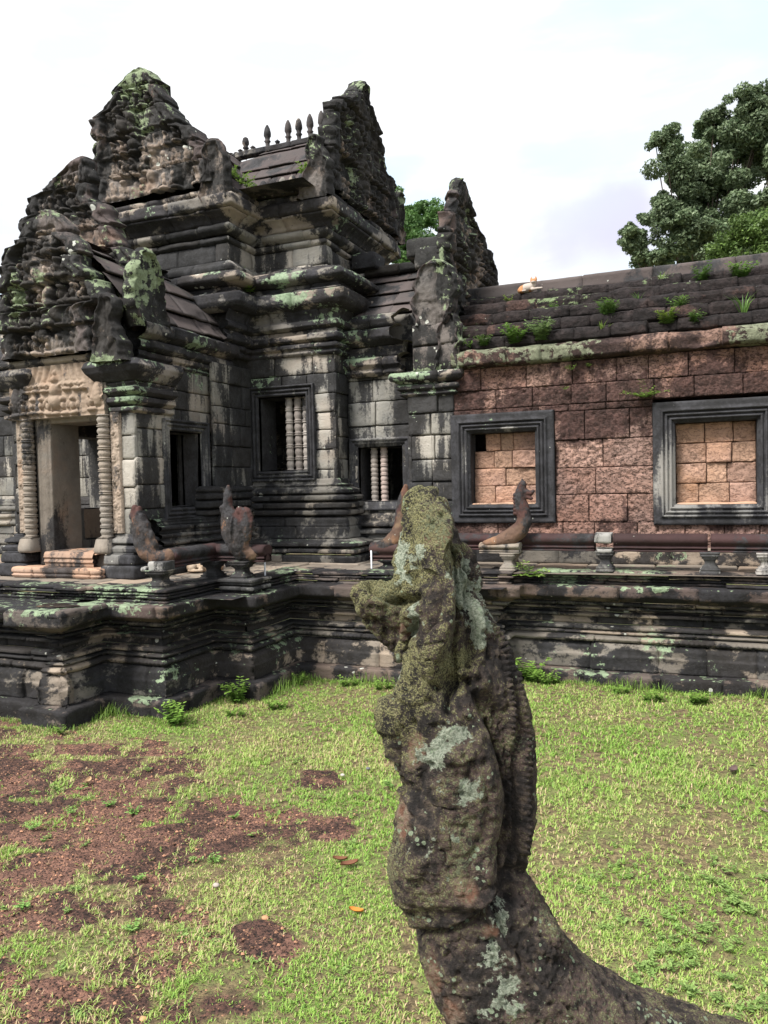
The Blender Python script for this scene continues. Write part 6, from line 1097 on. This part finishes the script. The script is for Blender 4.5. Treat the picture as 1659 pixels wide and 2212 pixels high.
for (x, y, rx, ry, dep) in ((1008, 1480, 22, 10, .03), (992, 1320, 9, 9, .012), (898, 1262, 17, 15, .018), (905, 1230, 20, 9, .008), (1000, 1160, 10, 14, .014), (1012, 1225, 8, 12, .012), (890, 1592, 24, 46, .02), (1010, 1565, 22, 26, .014), (1035, 1900, 20, 20, .01), (948, 1130, 6, 8, .012)):
    q = ((xs_-x)/rx)**2+((ys_-y)/ry)**2; h -= dep*np.exp(-q)
for (x, y, rx, ry, hh) in ((897, 1245, 14, 8, .014), (880, 1262, 9, 7, .010), (1008, 1452, 34, 14, .012), (860, 1545, 26, 40, .014), (1040, 1340, 32, 70, .012), (985, 1720, 60, 120, .014), (885, 1900, 30, 80, .010), (985, 1620, 40, 20, .012), (1010, 1540, 10, 10, .012), (820, 1300, 22, 12, .008)):
    q = ((xs_-x)/rx)**2+((ys_-y)/ry)**2; h += hh*np.sqrt(np.clip(1-q, 0, 1))
# front lobe edge and the dark channel behind it
lobe = [(1000, 1490), (1030, 1530), (1061, 1585), (1080, 1650), (1093, 1717), (1090, 1770), (1079, 1823), (1075, 1880), (1072, 1930), (1055, 1965)]
b, s, a = pl(lobe); inb = sm(ys_, 1480, 1540)*sm(ys_, 1975, 1930)
h += (.026*sm(s, 4, -30)-.030*sm(s, -3, 7)*sm(s, 70, 38))*inb; h -= .03*np.exp(-((s-6)/6)**2)*inb*(ys_ > 1560)
beads([(1066, 1290), (1090, 1380), (1102, 1450), (1112, 1520), (1119, 1600), (1122, 1680), (1120, 1760), (1112, 1830)], 13, 6.4, .012); beads([(1092, 1390), (1122, 1460), (1138, 1540), (1146, 1620), (1150, 1700), (1150, 1780), (1140, 1850)], 14, 7.2, .012)
groove([(1078, 1290), (1103, 1400), (1124, 1500), (1133, 1600), (1136, 1700), (1134, 1800), (1125, 1860)], 5, .014)
beads([(884, 1560), (895, 1590), (908, 1620), (918, 1655)], 11, 5, .008); beads([(1020, 1190), (1046, 1270), (1068, 1350)], 12, 5.5, .006)
# lower rim of the block and cracks
groove([(896, 2012), (930, 2022), (975, 2010), (1010, 1995), (1032, 1984), (1050, 1955), (1072, 1935), (1100, 1905), (1140, 1885)], 6, .020)
b, s, a = pl([(896, 2012), (975, 2012), (1035, 1980), (1078, 1920)]); h += .012*sm(s, 2, 18)*sm(s, 90, 30)*(ys_ < 2030)
ridge([(893, 1700), (922, 1740), (930, 1800), (912, 1870)], 16, .012); groove([(900, 1690), (935, 1760), (930, 1830)], 9, .012)
groove([(1120, 2010), (1170, 2080), (1200, 2140)], 8, .006)
# fish-scale pattern in the channel
scm = sm(ys_, 1500, 1540)*sm(ys_, 1880, 1820); bl, sl, al = pl(lobe); sreg = sm(sl, 8, 16)*sm(sl, 62, 46)*scm
iy = np.floor(ys_/13); ux_ = (xs_+(iy % 2)*8)/16; fx = ux_-np.floor(ux_)-.5; fy = ys_/13-iy; h += sreg*.006*(1-np.clip((fx*2)**2+(fy-.1)**2, 0, 1))
for pts in ([(1062, 1960), (1100, 2040), (1150, 2110), (1240, 2190)], [(905, 1400), (925, 1460), (950, 1500)], [(1010, 1180), (1035, 1260), (1052, 1340), (1060, 1420)]):
    groove(pts, 4.5, .010); ridge([(x-13, y) for x, y in pts], 11, .007)
calm = 1-.55*sm(xs_, 1040, 1085)*sm(ys_, 1950, 1850)
h *= front*1.15
rg = sm(s_cr, 10, 26)*sm(s_cr, 105, 70)*sm(ys_, 1560, 1440)*front; h += rg*(.007*np.sin(s_cr/6.5+fbm(V, 9, 2, 3)*7)-.010)
h += .034*np.clip(1-np.abs(s_cr+9)/52, 0, 1)*y_in*front*(b_cr < 110)*sm(ys_, 1085, 1170)*sm(ys_, 1500, 1400)
vst = np.stack([V[:, 0]*3.2, V[:, 1]*3.2, V[:, 2]*.8], -1); h += (fbm(vst, 8, 3, 65)-.5)*.014
iy2 = np.floor(ys_/15); fx2 = (xs_+(iy2 % 2)*9)/18; fx2 = fx2-np.floor(fx2)-.5; fy2 = ys_/15-iy2; scl = (1-np.clip((fx2*2)**2+(fy2-.1)**2, 0, 1)); h += .0028*scl*front*np.maximum(sm(ys_, 1985, 2030), sm(ys_, 1560, 1640)*sm(fbm(V, 6, 2, 44), .45, .6))
h += calm*((fbm(V, 10, 3, 5)-.5)*.009+(fbm(V, 32, 3, 6)-.5)*.008+(np.abs(fbm(V, 60, 3, 7)-.5)*-2+.3)*.008+(fbm(V, 110, 2, 8)-.5)*.005)
pit_ = np.maximum(0, fbm(V, 55, 2, 15)-.60)*.05; h -= pit_
V = V+Nn*(h-.004)[:, None]
# colour attribute: r = moss amount, g = lichen amount, b = bare warm stone
mo = sm((Nn@np.array([-.62, -.25, .74])), -.25, .85)*.75+.25*sm(fbm(V, 3, 3, 9), .35, .6); mo *= 1-.55*sm(ys_, 1480, 1760)
li = np.zeros(len(V)); ba = np.zeros(len(V)); n5 = fbm(V, 16, 4, 22)-.5
for (x, y, rx, ry, a_) in ((1012, 1285, 34, 66, 1.3), (1044, 1335, 30, 30, 1.2), (1015, 1210, 22, 30, .8), (1035, 1370, 22, 18, .9), (880, 1190, 14, 50, 1), (898, 1215, 26, 20, .8), (872, 1262, 26, 20, .6), (895, 1370, 12, 46, 1.2), (868, 1440, 18, 34, 1), (945, 1620, 26, 34, .7), (1000, 1580, 34, 22, .8), (1005, 1690, 24, 40, .7), (1000, 1860, 40, 20, .6), (1085, 1990, 34, 60, .9), (1065, 2060, 26, 50, 1.1), (1095, 2120, 40, 60, 1.1), (1095, 2170, 50, 30, .9), (940, 1820, 30, 26, .6), (985, 1790, 24, 24, .6)):
    li = np.maximum(li, a_*np.exp(-(((xs_-x)/rx)**2+((ys_-y)/ry)**2)))
for (x, y, rx, ry, a_) in ((875, 1355, 30, 30, 1), (945, 1180, 26, 26, .8), (765, 1262, 16, 14, .9), (905, 1610, 22, 40, 1), (893, 1770, 14, 60, 1), (1000, 1905, 36, 36, 1), (1060, 2010, 26, 24, .8), (930, 2120, 30, 70, .9), (975, 2180, 40, 60, .7), (950, 1300, 20, 20, .5)):
    ba = np.maximum(ba, a_*np.exp(-(((xs_-x)/rx)**2+((ys_-y)/ry)**2)))
C = np.stack([np.clip(mo, 0, 1), np.clip(li+n5*1.6*(li > .05), 0, 1), np.clip(ba+n5*1.0*(ba > .05), 0, 1)], -1)
nm, nt_, nbs = new_mat('mossy_naga_stone'); ng = nt_.n('ShaderNodeNewGeometry'); npos = ng.outputs['Position']; na = nt_.n('ShaderNodeAttribute', attribute_name='var'); ns_ = nt_.n('ShaderNodeSeparateColor'); nt_.l(na.outputs['Color'], ns_.inputs[0])
k1 = nt_.noise(npos, 7, 6, .6); k2 = nt_.noise(npos, 34, 8, .68); k3 = nt_.noise(npos, 150, 5, .7); k4 = nt_.noise(npos, 300, 3, .7)
c_ = nt_.mix(nt_.step(k1, .4, .62), (.034, .028, .026), (.115, .078, .066)); c_ = nt_.mix(nt_.step(k2, .5, .64), c_, (.125, .095, .075)); c_ = nt_.mix(nt_.math('MULTIPLY', nt_.step(k2, .49, .40), .85), c_, (.014, .012, .011))
c_ = nt_.mix(nt_.step(ns_.outputs[2], .35, .75), c_, nt_.mix(nt_.step(k2, .35, .62), (.17, .085, .055), (.27, .20, .15)))
mm = nt_.math('ADD', nt_.math('MULTIPLY', ns_.outputs[0], .17), nt_.math('ADD', nt_.math('MULTIPLY', k2, .42), nt_.math('MULTIPLY', k3, .58))); mm = nt_.math('ADD', mm, nt_.math('MULTIPLY', nt_.math('SUBTRACT', k1, .5), .45)); mm_ = nt_.step(mm, .55, .65)
c_ = nt_.mix(nt_.math('MULTIPLY', mm_, .92), c_, nt_.mix(nt_.step(k4, .38, .62), (.055, .060, .024), (.33, .31, .15)))
ll = nt_.math('ADD', ns_.outputs[1], nt_.math('MULTIPLY', nt_.math('SUBTRACT', k2, .5), 3.2)); ll_ = nt_.step(ll, .50, .60)
c_ = nt_.mix(nt_.math('MULTIPLY', ll_, .9), c_, nt_.mix(nt_.step(k3, .38, .6), (.16, .20, .14), (.46, .50, .40)))
fl = nt_.math('MULTIPLY', nt_.step(nt_.math('ADD', nt_.math('MULTIPLY', k1, .4), nt_.math('MULTIPLY', k3, .6)), .54, .62), .7); c_ = nt_.mix(fl, c_, (.13, .155, .10))
sv2 = nt_.vor(npos, 62); sn2 = nt_.noise(npos, 11, 2); sp_ = nt_.math('LESS_THAN', nt_.math('ADD', sv2, nt_.math('MULTIPLY', nt_.math('SUBTRACT', k3, .5), .5)), nt_.math('MULTIPLY', nt_.step(sn2, .50, .68), .34)); c_ = nt_.mix(nt_.math('MULTIPLY', sp_, .85), c_, (.30, .37, .25))
nt_.l(c_, nbs.inputs['Base Color']); nbs.inputs['Roughness'].default_value = .9
hh_ = nt_.math('ADD', nt_.math('ADD', nt_.math('MULTIPLY', k2, .9), nt_.math('MULTIPLY', k3, .7)), nt_.math('ADD', nt_.math('MULTIPLY', mm_, .10), nt_.math('MULTIPLY', k4, .35))); nbp = nt_.n('ShaderNodeBump'); nbp.inputs['Strength'].default_value = 1.; nbp.inputs['Distance'].default_value = .014; nt_.l(hh_, nbp.inputs['Height']); nt_.l(nbp.outputs[0], nbs.inputs['Normal'])
big = make('naga_statue', V, Q, C, nm, None, True); tag(big, 'large mossy multi headed stone naga rearing up in the foreground, seen from behind', 'statue')
# the low terrace edge that carries it, just below the picture
pb_ = npx(1000, 2480, 0.); c0 = npx(1350, 2480, .0)
ped = thing('statue_pedestal', (float(c0[0]), float(c0[1]), 0), 'dark stone pedestal under the large foreground naga', 'pedestal'); m_ = MB(); top = float(pb_[2])+.03
u_ = np.array([R0_[0], R0_[1]]); n_ = np.array([F_[0], F_[1]])/math.hypot(F_[0], F_[1]); cc = np.array([c0[0], c0[1]])
mould(m_, [cc-u_*.45+n_*.20, cc-u_*.45-n_*.20, cc+u_*.8-n_*.20, cc+u_*.8+n_*.20, cc-u_*.45+n_*.20], [[(.05, 0), (.05, .3), (0, .35)], [(0, .36), (0, top-.14)], [(0, top-.135), (.03, top-.1), (.03, top), (-.18, top+.001)]], seed=70, jl=(.5, .8)); m_.build('shaft', M['terrace'], ped)
